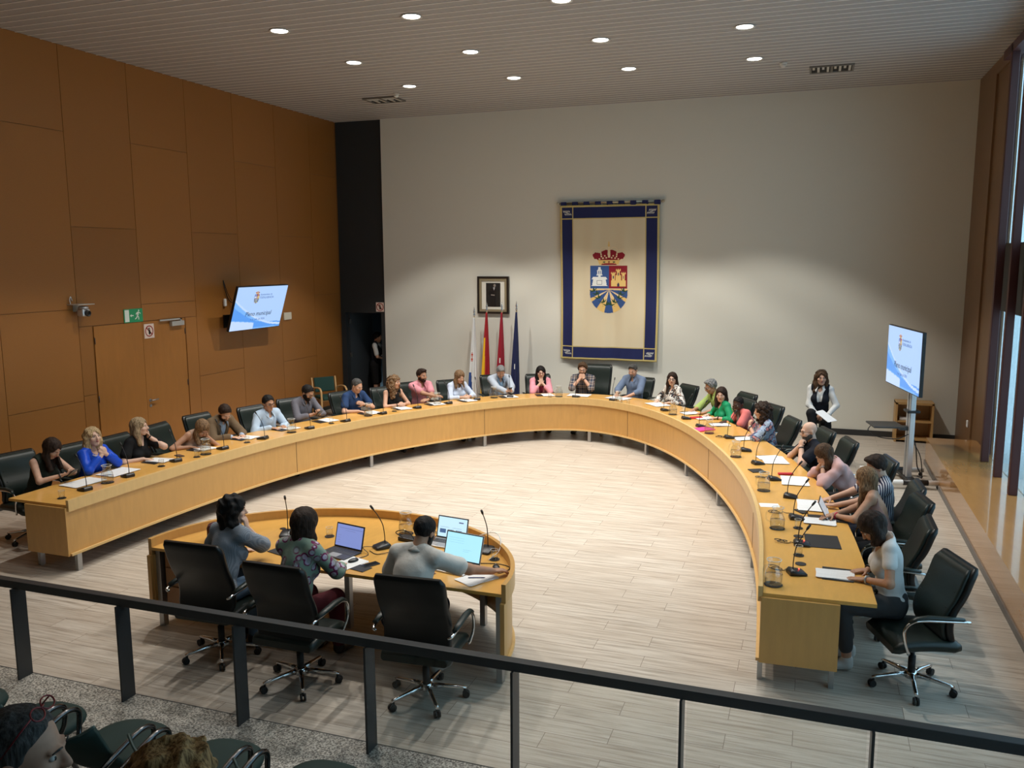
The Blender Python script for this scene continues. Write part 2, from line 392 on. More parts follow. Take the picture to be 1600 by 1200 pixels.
# ================================================================== horseshoe council table
CP = [(-7.44,6.72),(-7.43,8.0),(-7.30,9.84),(-6.98,11.2),(-6.57,12.3),(-5.98,13.38),(-5.2,14.4),(-4.65,14.85),(-4.1,15.03),(-3.6,14.97),(-3.05,14.68),(-2.6,14.27),(-2.18,13.75),(-1.70,12.95),(-1.25,11.9),(-.88,10.85),(-.56,9.55),(-.38,8.2),(-.3,6.62)]
def catmull(P, n=12):
    P = np.array(P, float); P = np.vstack([2*P[0]-P[1], P, 2*P[-1]-P[-2]]); o = []
    for i in range(1, len(P)-2):
        a, b_, c, d = P[i-1:i+3]
        for t in np.linspace(0, 1, n, endpoint=False):
            o.append(.5*((2*b_)+(-a+c)*t+(2*a-5*b_+4*c-d)*t*t+(-a+3*b_-3*c+d)*t**3))
    o.append(P[-2]); return np.array(o)
def smooth_line(Q, n):
    for _ in range(n): Q[1:-1] = .25*Q[:-2]+.5*Q[1:-1]+.25*Q[2:]
    return Q
def resample(Q, n):
    s = np.r_[0, np.cumsum(np.linalg.norm(np.diff(Q, axis=0), axis=1))]; t = np.linspace(0, s[-1], n)
    return np.c_[np.interp(t, s, Q[:, 0]), np.interp(t, s, Q[:, 1])]
RIM = resample(smooth_line(catmull(CP), 60), 181)
def normals(Q):                                   # pointing out of the horseshoe
    T = np.gradient(Q, axis=0); T /= np.linalg.norm(T, axis=1)[:, None]
    return np.c_[-T[:, 1], T[:, 0]]
RN = normals(RIM)
def sweep(bm, Q, Nn, i0, i1, o0, o1, z0, z1, mi=0):
    prev = None
    for i in range(i0, i1+1):
        p, n = Q[i], Nn[i]
        c = [bm.verts.new((p[0]+n[0]*o, p[1]+n[1]*o, z)) for o, z in ((o0, z0), (o1, z0), (o1, z1), (o0, z1))]
        if prev:
            for k in range(4):
                f = bm.faces.new([prev[k], prev[(k+1) % 4], c[(k+1) % 4], c[k]]); f.material_index = mi
        else: bm.faces.new(c[::-1])
        prev = c
    bm.faces.new(prev)
def at_rim(i, off, z=0): return Vector((RIM[i][0]+RN[i][0]*off, RIM[i][1]+RN[i][1]*off, z))
def near_rim(x, y):
    d = np.hypot(RIM[:, 0]-x, RIM[:, 1]-y); i = int(d.argmin()); return i, float(d[i])
def face_ang(i): return math.atan2(-RN[i][1], -RN[i][0])-math.pi/2     # rotation that turns local +Y towards the horseshoe's middle
NI = len(RIM)-1
tb = thing('council_table', 'long horseshoe-shaped beech council table with pale rim and steel legs', 'table', (0, 0, 0))
b = bm_new(); sweep(b, RIM, RN, 0, NI, .032, .86, .733, .762); obj('worktop', b, WOODTOP, tb)
b = bm_new(); sweep(b, RIM, RN, 0, NI, -.005, .030, .69, .815); obj('rim', b, WOODRIM, tb)
SEG = [0, 36, 72, 99, 128, 155, NI]
for a, c in zip(SEG, SEG[1:]):
    q0, q1 = RIM[a], RIM[c]
    b = bm_new(); sweep(b, RIM, RN, a, c, .022, .042, .22, .69)
    # trim a hairline gap at the joints by shifting the end vertices
    o = obj('front_panel', b, WOOD, tb)
    if c != NI:
        p = at_rim(c, .021); b = bm_new(); box(b, -.003, .003, -.002, .002, .22, .69, Mz(p.x, p.y, 0, face_ang(c))); obj('joint', b, mat('joint_line', (.12, .07, .03), .8), o)
b = bm_new(); sweep(b, RIM, RN, 0, NI, -.005, .045, .195, .22); obj('bottom_rail', b, WOODRIM, tb)
for i in (0, NI):
    p = at_rim(i, 0); s = 1 if i == 0 else 1
    b = bm_new(); box(b, -.012, .012, -.60, -.02, .195, .733, Mz(p.x, p.y, 0, face_ang(i)) @ Matrix.Translation((.014 if i == 0 else -.014, 0, 0)))
    obj('end_panel', b, WOOD, tb)
for i in (1, 24, 50, 72, 91, 104, 118, 133, 155, NI-1):
    for off in ((.03, .57) if i in (1, NI-1) else (.03, .60)):
        p = at_rim(i, off+.0); b = bm_new(); box(b, -.03, .03, -.02, .02, 0, .195 if off < .1 or i in (1, NI-1) else .733, Mz(p.x, p.y, 0, face_ang(i))); obj('leg', b, STEEL, tb)

# ================================================================== half-oval clerks' desk
def ell_pts(n=64, a=1.74, bb=1.50, cx=-3.9, cy=5.93):
    return np.array([(cx-a*math.cos(t), cy+bb*math.sin(t)) for t in np.linspace(0, math.pi, n)])
EP = resample(ell_pts(200), 65); EN = normals(EP)
dk = thing('clerks_desk', 'half-oval beech desk with raised curved rim for the clerks', 'table', (0, 0, 0))
b = bm_new(); poly = [tuple(p-n*.036) for p, n in zip(EP, EN)]; prism(b, poly, .735, .762); obj('worktop', b, WOODTOP, dk)
b = bm_new(); sweep(b, EP, EN, 0, 64, -.036, .0, .69, .842); obj('rim', b, WOOD, dk)
b = bm_new(); sweep(b, EP, EN, 0, 64, -.046, -.024, .20, .69); obj('front_panel', b, WOOD, dk)
b = bm_new(); sweep(b, EP, EN, 0, 64, -.05, .0, .18, .20); obj('bottom_rail', b, WOODRIM, dk)
for x in (-5.62, -2.18):
    b = bm_new(); box(b, x-.018, x+.018, 5.90, 5.96, .18, .69); obj('end_post', b, WOOD, dk)
for x, y in ((-5.57, 5.99), (-2.23, 5.99), (-3.9, 6.5), (-5.1, 6.95), (-2.75, 6.95), (-3.9, 7.38)):
    b = bm_new(); box(b, x-.025, x+.025, y-.03, y+.03, 0, .733); obj('leg', b, STEEL, dk)
pd = thing('drawer_pedestal', 'brown drawer pedestal hung under the left end of the clerks desk', 'drawer unit', (-5.3, 6.2, 0))
b = bm_new(); box(b, -.22, .22, -.2, .25, .2, .735); obj('body', b, grain('pedestal_veneer', srgb(150, 100, 50), (2, 2, .5), .4, .06), pd)
for z in (.22, .40, .57):
    b = bm_new(); box(b, -.21, .21, -.215, -.2, z, z+.16); d = obj('drawer', b, MATS['pedestal_veneer'], pd)
    b = bm_new(); ball(b, (0, -.225, z+.1), .012); obj('knob', b, CHROME, d)

# ================================================================== executive chair
def loft(bm, secs, mi=0):
    prev = None
    for s in secs:
        c = [bm.verts.new(p) for p in s]; n = len(c)
        if prev:
            for k in range(n):
                f = bm.faces.new([prev[k], prev[(k+1) % n], c[(k+1) % n], c[k]]); f.smooth = True; f.material_index = mi
        else: bm.faces.new(c[::-1]).material_index = mi
        prev = c
    bm.faces.new(prev).material_index = mi
def rrect(w, d, r, n=4):
    out = []
    for cx, cy, a0 in ((w/2-r, d/2-r, 0), (-w/2+r, d/2-r, 90), (-w/2+r, -d/2+r, 180), (w/2-r, -d/2+r, 270)):
        for k in range(n+1):
            a = R(a0+90*k/n); out.append((cx+r*math.cos(a), cy+r*math.sin(a)))
    return out
def chair_back(hgt, w0, w1, th, off=0., r=.03, head=False):
    """slab following the reclined S-curve of the back; sections run up the back"""
    b = bm_new(); secs = []; N = 16
    for k in range(N+1):
        t = k/N; z = .44+(hgt-.44)*t
        y = -.215-.02*math.sin(math.pi*min(1, t*1.4))*-1.0-.11*t*t-.02*t
        y += .035*math.sin(math.pi*min(1, t*1.7))
        w = w0+(w1-w0)*t
        e = min(t, 1-t)*N
        if t > .9: w *= (1-((t-.9)/.1)**2*.10)
        if t < .12: w *= .86+.14*(t/.12)
        d = th*(1 if e >= 1 else .55)
        secs.append([Vector((px, y+py+off-.06*(2*px/w0)**2*-.5, z)) for px, py in rrect(w, d, min(r, d*.45))])
    loft(b, secs); return b
def make_chair(hgt=1.15, w=.54, name='executive_chair'):
    t = thing(name, 'x', 'chair')
    b = bm_new(); secs = []
    for k in range(11):
        u = k/10; y = -.25+.52*u; z = .425+.02*math.sin(u*3.1)-.015*max(0, u-.8)*5
        ww = w*(.93 if k in (0, 10) else 1); hh = .09*(.6 if k in (0, 10) else 1)
        secs.append([Vector((px, y, z+pz)) for px, pz in rrect(ww, hh, hh*.45)])
    loft(b, secs); obj('seat', b, LEATHER, t)
    o = obj('backrest', chair_back(hgt, w*.96, w*1.0, .06, .0), LEATHER2, t)
    b = chair_back(hgt-.015, w*.86, w*.92, .05, .038); c = obj('back_cushion', b, LEATHER, o)
    b = bm_new()
    for q in range(1, 4):
        z = .5+(hgt-.58)*q/4; tt = (z-.44)/(hgt-.44)
        yy = -.215+.02*math.sin(math.pi*min(1, tt*1.4))-.11*tt*tt-.02*tt+.035*math.sin(math.pi*min(1, tt*1.7))+.038+.024
        tube(b, [(x, yy+.03*(2*x/(w*.86))**2, z) for x in np.linspace(-w*.38, w*.38, 9)], .004, 6)
    obj('seam', b, LEATHER2, o)
    for s in (-1, 1):
        x = s*(w/2+.035); P = [(x*.93, .17, .40), (x, .21, .50), (x, .22, .60), (x, .17, .66), (x, .08, .675), (x, -.15, .665), (x*.98, -.26, .655), (x*.9, -.27, .64)]
        b = bm_new(); tube(b, smooth_path(P), .012, 8); a = obj('armrest', b, CHROME, t)
        b = bm_new(); tube(b, smooth_path([(x, .20, .655), (x, .15, .69), (x, .05, .70), (x, -.12, .69), (x, -.22, .682)]), [.014]+[.026]*40, 8, flat=.6) if False else tube(b, [(x, .19, .66), (x, .14, .69), (x, .04, .70), (x, -.10, .69), (x, -.22, .68)], [.018, .026, .028, .028, .02], 10, flat=.6)
        obj('pad', b, LEATHER, a)
    b = bm_new(); lathe(b, [(.028, .10), (.028, .26), (.018, .26), (.018, .37), (.07, .37), (.07, .385)], 14); obj('gas_column', b, RUBBER, t)
    b = bm_new(); lathe(b, [(.045, .075), (.05, .09), (.045, .13), (.03, .135)], 14); obj('hub', b, CHROME, t)
    for k in range(5):
        a = R(18+72*k); d = Vector((math.cos(a), math.sin(a), 0)); n = Vector((-d.y, d.x, 0))
        b = bm_new(); secs = []
        for u, wd, hh, z in ((.03, .045, .045, .105), (.15, .036, .034, .098), (.28, .028, .024, .084), (.31, .024, .018, .078)):
            secs.append([d*u+n*px+Vector((0, 0, z+pz)) for px, pz in rrect(wd, hh, hh*.4, 3)])
        loft(b, secs); lg = obj('base_leg', b, CHROME, t)
        b = bm_new(); c = d*.295
        for s in (-.014, .014):
            lathe(b, [(.027, -.009), (.029, 0), (.027, .009)], 14, Matrix.Translation((c.x+n.x*s+d.x*.01, c.y+n.y*s+d.y*.01, .029)) @ Matrix.Rotation(a, 4, 'Z') @ Matrix.Rotation(R(90), 4, 'X'))
        tube(b, [(c.x, c.y, .035), (c.x, c.y, .075)], .01, 8); obj('caster', b, RUBBER, lg)
    return t
def smooth_path(P, n=5):
    P = [Vector(p) for p in P]; Q = [2*P[0]-P[1]]+P+[2*P[-1]-P[-2]]; o = []
    for i in range(1, len(Q)-2):
        for k in range(n):
            t = k/n; a, b_, c, d = Q[i-1:i+3]
            o.append(.5*((2*b_)+(-a+c)*t+(2*a-5*b_+4*c-d)*t*t+(-a+3*b_-3*c+d)*t**3))
    o.append(P[-1]); return o

# people at the tables: id, head x, y, z, short description (used in labels), chair angle offset, chair push-back
SEATS = [
 ('L1', -8.46, 7.47, 1.15, 'dark-haired woman in olive vest at the table end'),
 ('L2', -8.42, 8.06, 1.18, 'blonde woman in royal blue blouse'),
 ('L3', -8.31, 8.72, 1.19, 'blonde woman in black top'),
 ('L4', -7.97, 9.58, 1.04, 'woman in beige sleeveless top'),
 ('L5', -8.15, 10.27, 1.12, 'bearded man in tan blazer'),
 ('L6', -7.98, 11.10, 1.14, 'man in pale blue shirt with glasses'),
 ('L7', -7.81, 11.91, 1.19, 'bearded man in grey shirt with phone'),
 ('L8', -7.39, 12.80, 1.20, 'man in navy polo shirt'),
 ('L9', -7.02, 13.49, 1.19, 'curly-haired woman in black sleeveless top'),
 ('L10', -6.82, 14.21, 1.22, 'man in pink shirt'),
 ('L11', -6.25, 14.66, 1.16, 'woman in pale blue blouse'),
 ('T1', -5.69, 15.46, 1.18, 'grey-haired man in light blue-grey blazer'),
 ('T2', -5.00, 15.82, 1.15, 'woman in pink blazer'),
 ('T3', -4.20, 16.01, 1.22, 'man in plaid shirt'),
 ('T4', -3.22, 16.04, 1.23, 'man in slate blue shirt'),
 ('T5', -2.37, 15.40, 1.19, 'woman in black and white blouse'),
 ('R1', -1.60, 14.72, 1.22, 'grey-haired man in lime shirt'),
 ('R2', -1.38, 14.11, 1.15, 'woman in green blouse'),
 ('R3', -1.08, 13.72, 1.08, 'man in coral shirt'),
 ('R4', -.63, 12.66, 1.16, 'curly-haired woman in floral blouse'),
 ('R5', .02, 11.36, 1.15, 'bald man in black polo'),
 ('R6', .20, 10.37, 1.08, 'woman in pale pink blouse'),
 ('R7', .69, 9.37, 1.20, 'man in striped shirt'),
 ('R8', .565, 8.97, 1.18, 'long-haired woman in bare-shoulder top'),
 ('R9', .53, 7.22, 1.20, 'woman in white T-shirt'),
]
DESC = {s[0]: s[4] for s in SEATS}
# head pitch (deg down) per person decides the lean of the spine and so where the pelvis sits
HP = dict(L1=38, L2=-6, L3=0, L4=50, L5=42, L6=12, L7=32, L8=22, L9=5, L10=6, L11=22, T1=38, T2=8, T3=12, T4=20, T5=2, R1=22, R2=8, R3=14, R4=6, R5=8, R6=45, R7=22, R8=20, R9=48)
SP, HD = .52, .13
LEAN = dict(L1=22, L2=14, L3=12, L4=36, L5=24, T1=20, T2=20, T3=16, T4=8, T5=10, R1=28, R2=16, R3=30, R4=14, R5=20, R6=32, R7=4, R8=14, R9=8)
SIDE = dict(R1=12, R3=12, R8=17, R7=0, L4=-8, R2=4)
def fit_pose(hz, hp, lean, base=.535):
    """spine length factor and pelvis height that carry a head centre at hz with the given lean"""
    h, L = R(hp), R(lean); tl = (hz-base-HD*math.cos(h)+.02*math.sin(h))/(SP*math.cos(L)); pz = base
    if tl > 1.04: pz = base+(tl-1.04)*SP*math.cos(L); tl = 1.04
    if tl < .86: pz = base-(.86-tl)*SP*math.cos(L); tl = .86
    return tl, min(max(pz, .50), .60), SP*tl*math.sin(L)+HD*math.sin(h)+.02*math.cos(h)
POSE = {}
for s in SEATS:
    k = s[0]; i, D = near_rim(s[1], s[2]); ang = face_ang(i)
    tl, pz, fwd = fit_pose(s[3], HP[k], LEAN.get(k, 12))
    f = Vector((-math.sin(ang), math.cos(ang), 0)); r = Vector((f.y, -f.x, 0))
    pel = Vector((s[1], s[2], 0))-f*fwd-r*(SP*tl+.1)*math.sin(R(SIDE.get(k, 0)))
    ip, Dp = near_rim(pel.x, pel.y)
    POSE[k] = [pel, ang, pz, R(LEAN.get(k, 12)), i, Dp-.86, tl]
CH = make_chair(1.05, .53)
first = True
CHG = 'executive chairs around the council table'
def put_chair(x, y, ang, label):
    global first
    if first: first = False; CH.location = (x, y, 0); CH.rotation_euler = (0, 0, ang); tag(CH, label, None, CHG)
    else: dup(CH, (x, y, 0), ang, label, CHG)
TURN = dict(L4=(10, .0, -.08), L1=(-10, 0, -.10), R6=(0, 0, -.05), R1=(0, 0, -.06))
for s in SEATS:
    k = s[0]; pel, ang, pz, L, i, e, tl = POSE[k]
    if k == 'T3': continue
    if k == 'R9': put_chair(.86, 6.98, math.atan2(-.34, -.94)-math.pi/2, 'dark green leather chair of the '+s[4]+', nearest the railing'); continue
    da, dx, back = TURN.get(k, (random.uniform(-6, 6), 0, -.02))
    f = Vector((-math.sin(ang), math.cos(ang), 0)); r = Vector((f.y, -f.x, 0))
    p = pel+f*(back+.0)+r*dx
    put_chair(p.x, p.y, ang+R(da), 'dark green leather chair of the '+s[4])
for x, y, a, lb in ((-.02, 12.02, 0, 'empty dark green leather chair before the standing woman, beside the bald man'),
                    (.76, 8.05, -4, 'empty dark green leather chair at the bare black desk pad')):
    i, D = near_rim(x, y); put_chair(x, y, face_ang(i)+R(a), lb)
i, D = near_rim(-4.0, 16.0); ang = face_ang(i)
tl = make_chair(1.27, .56, 'executive_chair'); pel = POSE['T3'][0]
tl.location = (pel.x+.22, pel.y+.02, 0); tl.rotation_euler = (0, 0, ang+R(-4)); tag(tl, 'tall high-backed black leather chair behind the man in plaid shirt', None, CHG)
b = bm_new(); rbox(b, -.24, .24, -.03, .035, 0, .2, .028, Matrix.Translation((0, -.335, 1.04)) @ Matrix.Rotation(R(14), 4, 'X')); obj('headrest', b, LEATHER, tl)
STAFF = [('S1', -4.66, 5.80, 1.22, 'dark-haired woman in grey check shirt at the clerks desk'), ('S2', -3.83, 5.72, 1.22, 'woman in floral blouse at the clerks desk'), ('S3', -2.87, 6.0, 1.20, 'man in off-white polo at the clerks desk')]
SC3 = [(-4.66, 5.66, 2, 'black leather chair of the woman in grey check shirt'), (-3.74, 5.46, 0, 'black leather chair of the woman in floral blouse'), (-2.68, 5.56, 4, 'black leather chair of the man in off-white polo')]
CK = make_chair(1.10, .56)
for n_, (x, y, a, lb) in enumerate(SC3):
    if n_ == 0: CK.location = (x, y, 0); CK.rotation_euler = (0, 0, R(a)); tag(CK, lb, None, 'chairs at the clerks desk')
    else: dup(CK, (x, y, 0), R(a), lb, 'chairs at the clerks desk')

# green visitor armchair by the corner
g = thing('visitor_armchair', 'green upholstered armchair with bent beech arms against the veneer wall', 'chair', (-9.78, 15.78, 0), R(-125))
GREEN = mat('green_fabric', (.010, .05, .04), .8); BEECH = grain('bent_beech', srgb(206, 166, 112), (3, 3, 1), .4, .06)
b = bm_new(); rbox(b, -.25, .25, -.22, .26, .40, .47, .025); obj('seat', b, GREEN, g)
b = bm_new(); rbox(b, -.23, .23, -.025, .025, 0, .32, .02, Matrix.Translation((0, -.24, .52)) @ Matrix.Rotation(R(10), 4, 'X')); obj('backrest', b, GREEN, g)
for s in (-1, 1):
    b = bm_new(); tube(b, smooth_path([(s*.29, .25, 0), (s*.29, .25, .5), (s*.29, .22, .62), (s*.29, .1, .66), (s*.29, -.15, .63), (s*.29, -.28, .58)]), .018, 8, flat=1.3); obj('arm', b, BEECH, g)
    b = bm_new(); tube(b, [(s*.29, -.26, 0), (s*.27, -.24, .42), (s*.27, -.30, .84)], .017, 8); obj('leg', b, BEECH, g)
b = bm_new(); tube(b, [(-.29, .2, .39), (.29, .2, .39)], .015); tube(b, [(-.29, -.22, .39), (.29, -.22, .39)], .015); obj('frame', b, BEECH, g)

# ================================================================== crest raster (shared by the tapestry and the two screens)
BLUE, RED, GOLD, CREAM, WHT, GRN, NAVY = range(1, 8)
def in_poly(x, y, P):
    c = False; n = len(P); j = n-1
    for i in range(n):
        if (P[i][1] > y) != (P[j][1] > y) and x < (P[j][0]-P[i][0])*(y-P[i][1])/(P[j][1]-P[i][1])+P[i][0]: c = not c
        j = i
    return c
SHAPES = []
def S(c, *P): SHAPES.append((c, P))
def rect(c, x0, x1, y0, y1): S(c, (x0, y0), (x1, y0), (x1, y1), (x0, y1))
def disc(c, x, y, rx, ry=None, n=14): ry = ry or rx; S(c, *[(x+rx*math.cos(2*math.pi*k/n), y+ry*math.sin(2*math.pi*k/n)) for k in range(n)])
def crest_shapes():            # crest units: width 1 (-.5...5), y from -.65 (tip) to 1.2 (cross)
    # shield
    rect(BLUE, -.49, 0, -.02, .58); rect(RED, 0, .49, -.02, .58)
    low = [(-.5, -.03), (.5, -.03)]+[(.5*math.cos(a), -.14+.52*math.sin(a)) for a in np.linspace(0, -math.pi, 24)]
    S(GOLD, *low)
    for a in (-166, -134, -90, -46, -14):
        w_ = 11; S(9, (0, -.05), (.9*math.cos(R(a-w_)), -.05+.9*math.sin(R(a-w_))), (.9*math.cos(R(a+w_)), -.05+.9*math.sin(R(a+w_))))   # clipped to the lower field
    for a in (-118, -104, -76, -62, -150, -30):
        w_ = 3.4; S(10, (0, -.05), (.3*math.cos(R(a-w_)), -.05+.3*math.sin(R(a-w_))), (.3*math.cos(R(a+w_)), -.05+.3*math.sin(R(a+w_))))
    for s in (-1, 1):
        pts = [(.40, -.09), (.32, -.17), (.27, -.27), (.14, -.38), (.05, -.45)]
        for (x, y) in pts:
            for dx, dy in ((.0, .09), (.1, .03), (-.06, .07), (.1, -.02)):
                S(GRN, (s*(x-.036), y), (s*(x+.036), y-.02), (s*(x+dx*1.5), y+dy*1.5))
    # fountain
    rect(WHT, -.37, -.13, .07, .21); S(WHT, (-.46, .22), (-.04, .22), (-.08, .28), (-.42, .28)); S(WHT, (-.47, .05), (-.03, .05), (-.1, .1), (-.4, .1))
    S(WHT, (-.44, .08), (-.06, .08), (-.09, .24), (-.41, .24)); rect(8, -.32, -.18, .085, .19); rect(WHT, -.31, -.19, .095, .18)
    rect(WHT, -.28, -.22, .25, .36); rect(WHT, -.33, -.17, .32, .35); rect(WHT, -.31, -.28, .35, .45); rect(WHT, -.22, -.19, .35, .45); rect(WHT, -.26, -.24, .35, .45)
    S(WHT, (-.32, .44), (-.18, .44), (-.22, .49), (-.28, .49)); rect(WHT, -.28, -.22, .48, .54)
    # castle
    rect(GOLD, .05, .19, .04, .19); rect(GOLD, .31, .45, .04, .19); rect(GOLD, .17, .33, .04, .33)
    for x, y, w_ in ((.11, .36, .05), (.25, .44, .055), (.39, .36, .05)):
        rect(GOLD, x-w_*.8, x+w_*.8, .17, y); rect(GOLD, x-w_*1.2, x+w_*1.2, y, y+.025)
        for d in (-1, 0, 1): rect(GOLD, x+d*w_*.95-.011, x+d*w_*.95+.011, y, y+.055)
        S(8, (x-.012, y-.12), (x+.012, y-.12), (x+.012, y-.05), (x-.012, y-.05))
    S(8, (.22, .04), (.28, .04), (.28, .1), (.25, .14), (.22, .1))
    # crown
    S(GOLD, (-.25, .60), (.25, .60), (.30, .72), (-.30, .72)); S(RED, (-.22, .59), (.22, .59), (.18, .63), (0, .645), (-.18, .63))
    for x in (-.13, .13): disc(GRN, x, .67, .035, .018)
    disc(RED, 0, .675, .03, .016)
    for s in (-1, 1):
        S(RED, (s*.27, .72), (s*.40, .76), (s*.43, .86), (s*.36, .92), (s*.23, .90), (s*.20, .72)); S(RED, (s*.22, .72), (s*.20, .94), (s*.1, .98), (0, .99), (0, .72))
        for x, y in ((.33, .73), (.25, .75), (.16, .77), (.07, .78), (.2, .81), (.11, .83), (.21, .87), (.41, .77)): disc(CREAM, s*x, y, .021)
        for k in range(9):
            a = math.pi*k/8; disc(CREAM, s*(.33+.13*math.cos(a)), .90+.12*math.sin(a)-.02*k*.3, .011); disc(CREAM, s*(.13+.10*math.cos(a)), .95+.10*math.sin(a), .011)
    S(CREAM, (-.03, .78), (.03, .78), (.035, .9), (.02, 1.02), (.03, 1.06), (-.03, 1.06), (-.02, 1.02), (-.035, .9))
    disc(GOLD, 0, 1.10, .03, .035); rect(GOLD, -.008, .008, 1.1, 1.2); rect(GOLD, -.025, .025, 1.15, 1.165)
    return low
LOWER = crest_shapes()
def crest_colour(x, y):
    c = 0
    for k, P in SHAPES:
        if k in (9, 10):
            if in_poly(x, y, P) and in_poly(x, y, LOWER): c = BLUE if k == 9 else CREAM
        elif in_poly(x, y, P): c = 5 if k == 5 else k
    return {8: NAVY}.get(c, c)
_cc = {}
def crest_grid(bm, W, place, cell, order):
    """paints the crest as cells of width W*cell; place(x, y) gives the 3-D point"""
    n = int(1.02/cell); m_ = int(1.90/cell); vs = {}
    def v(i, j):
        if (i, j) not in vs: vs[(i, j)] = bm.verts.new(place((-.51+i*cell)*W, (-.67+j*cell)*W))
        return vs[(i, j)]
    for i in range(n):
        for j in range(m_):
            key = (cell, i, j)
            if key not in _cc: _cc[key] = crest_colour(-.51+(i+.5)*cell, -.67+(j+.5)*cell)
            c = _cc[key]
            if c: f = bm.faces.new([v(i, j), v(i+1, j), v(i+1, j+1), v(i, j+1)]); f.material_index = order.index(c)
ORD = [BLUE, RED, GOLD, CREAM, WHT, GRN, NAVY]
CLOTHC = [mat('crest_blue', srgb(52, 84, 142), .85), mat('crest_red', srgb(140, 20, 38), .85), mat('crest_gold', srgb(232, 196, 120), .85), mat('crest_cream', srgb(236, 214, 176), .85), mat('crest_white', srgb(228, 230, 226), .85), mat('crest_green', srgb(40, 72, 48), .85), mat('crest_navy', srgb(44, 48, 84), .85)]

# ================================================================== hanging tapestry
def tapestry():
    W_, H_ = 2.04, 3.16; cx, z0 = -3.955, 1.285
    t = thing('tapestry', 'large cream hanging with navy border and embroidered coat of arms', 'wall hanging', (cx, YB, z0))
    def fold(x, z):
        k = .35+.65*min(1, (H_-z)/H_*1.3)
        return -.10+k*1.5*(.014*math.sin(x*5.2+.7+z*.35)+.009*math.sin(x*11+z*.8)+.006*math.sin(x*19-z*.5))-.012*math.sin(x*2.1+z*.9)
    def P(x, z): return Vector((x+.012*math.sin(z*1.3), fold(x, z), z))
    b = bm_new(); nx, nz = 102, 158
    fr = bm_new()
    def colour(x, z):
        ax = min(x+W_/2, W_/2-x); az = min(z, H_-z); g_ = .032; bd = .27
        if ax < g_ or az < g_: return 1
        if abs(ax-bd) < .018 or abs(az-bd) < .018: return 1 if (ax < bd+.03 or az < bd+.03) else 0
        if ax < bd or az < bd: return 2
        return 0
    vs = [[b.verts.new(P(-W_/2+W_*i/nx, H_*j/nz)) for j in range(nz+1)] for i in range(nx+1)]
    for i in range(nx):
        for j in range(nz):
            x = -W_/2+W_*(i+.5)/nx; z = H_*(j+.5)/nz; f = b.faces.new([vs[i][j], vs[i+1][j], vs[i+1][j+1], vs[i][j+1]]); f.smooth = True; f.material_index = colour(x, z)
    CREAMC = mat('cream_cloth', srgb(222, 208, 176), .85); bump(CREAMC, noise(CREAMC, coords(CREAMC), 120, 2), .1, .003)
    o = obj('cloth', b, [CREAMC, mat('gold_braid', srgb(206, 186, 118), .6), mat('navy_cloth', srgb(22, 32, 84), .8)], t)
    m = o.modifiers.new('thickness', 'SOLIDIFY'); m.thickness = .012; m.offset = 0
    b = bm_new(); crest_grid(b, .78, lambda x, y: P(x-.0, y+1.49)+Vector((0, -.0085, 0)), 1/110, ORD); obj('coat_of_arms', b, CLOTHC, o)
    for sx in (-1, 1):
        for sz in (0, 1):
            b = bm_new(); c = (sx*(W_/2-.15), .15 if sz == 0 else H_-.15)
            def q(x, z): return P(c[0]+x*sx*-1, c[1]+z)+Vector((0, -.012, 0))
            def strip(a, e, wd):
                dx, dz = e[0]-a[0], e[1]-a[1]; l = math.hypot(dx, dz); nx_, nz_ = -dz/l*wd, dx/l*wd; mx, mz = (a[0]+e[0])/2, (a[1]+e[1])/2
                b.faces.new([b.verts.new(q(*p)) for p in ((a[0], a[1]), (mx+nx_, mz+nz_), (e[0], e[1]), (mx-nx_, mz-nz_))])
            s1 = -1 if sz == 0 else 1
            strip((-.085, -.03*s1*-1), (.085, -.03*s1), .006)
            for k in range(5):
                x = -.06+.03*k; strip((x, .0), (x-.025, .055), .009); strip((x+.01, -.005), (x+.035, -.055), .009)
            obj('olive_sprig', b, CLOTHC[4], o)
    b = bm_new(); tube(b, [(-1.06, -.075, H_+.045), (1.06, -.075, H_+.045)], .02, 10); ball(b, (-1.08, -.075, H_+.045), .032); ball(b, (1.08, -.075, H_+.045), .032); obj('rod', b, mat('grey_brass', (.5, .46, .36), .3, .9), t)
    for k in range(9):
        x = -.965+k*.2412; b = bm_new(); rbox(b, x-.063, x+.063, -.102, -.048, H_-.02, H_+.072, .012); obj('hanging_loop', b, MATS['navy_cloth'], t)
tapestry()

# ================================================================== framed portrait
pf = thing('framed_portrait', 'dark and gilt framed portrait photo of a person in a black suit', 'picture', (-6.5, YB, 2.2))
b = bm_new()
def frame(bm, w, h, t, y0, y1):
    box(bm, -w/2, w/2, y0, y1, 0, t); box(bm, -w/2, w/2, y0, y1, h-t, h); box(bm, -w/2, -w/2+t, y0, y1, t, h-t); box(bm, w/2-t, w/2, y0, y1, t, h-t)
M0 = lambda bm, z: [setattr(v, 'co', v.co+Vector((0, 0, z))) for v in bm.verts]
frame(b, .72, .80, .045, -.06, -.003); obj('outer_frame', b, mat('dark_frame_wood', (.02, .014, .01), .35), pf)
b = bm_new(); frame(b, .63, .71, .05, -.05, -.01); M0(b, .045); obj('gilt_inner_frame', b, mat('aged_gilt', (.38, .32, .2), .4, .4), pf)
b = bm_new(); box(b, -.27, .27, -.03, -.02, .09, .71); obj('mount', b, mat('cream_mount', srgb(232, 228, 215), .7), pf)
b = bm_new(); box(b, -.165, .165, -.034, -.03, .15, .66); pt = obj('print', b, mat('dark_print', (.012, .012, .012), .5), pf)
b = bm_new()
prism(b, [(-.09, .15), (.07, .15), (.08, .38), (.075, .52), (.03, .56), (-.01, .56), (-.07, .53), (-.1, .42), (-.07, .36)], .034, .036, Matrix.Rotation(R(90), 4, 'X'), 0)
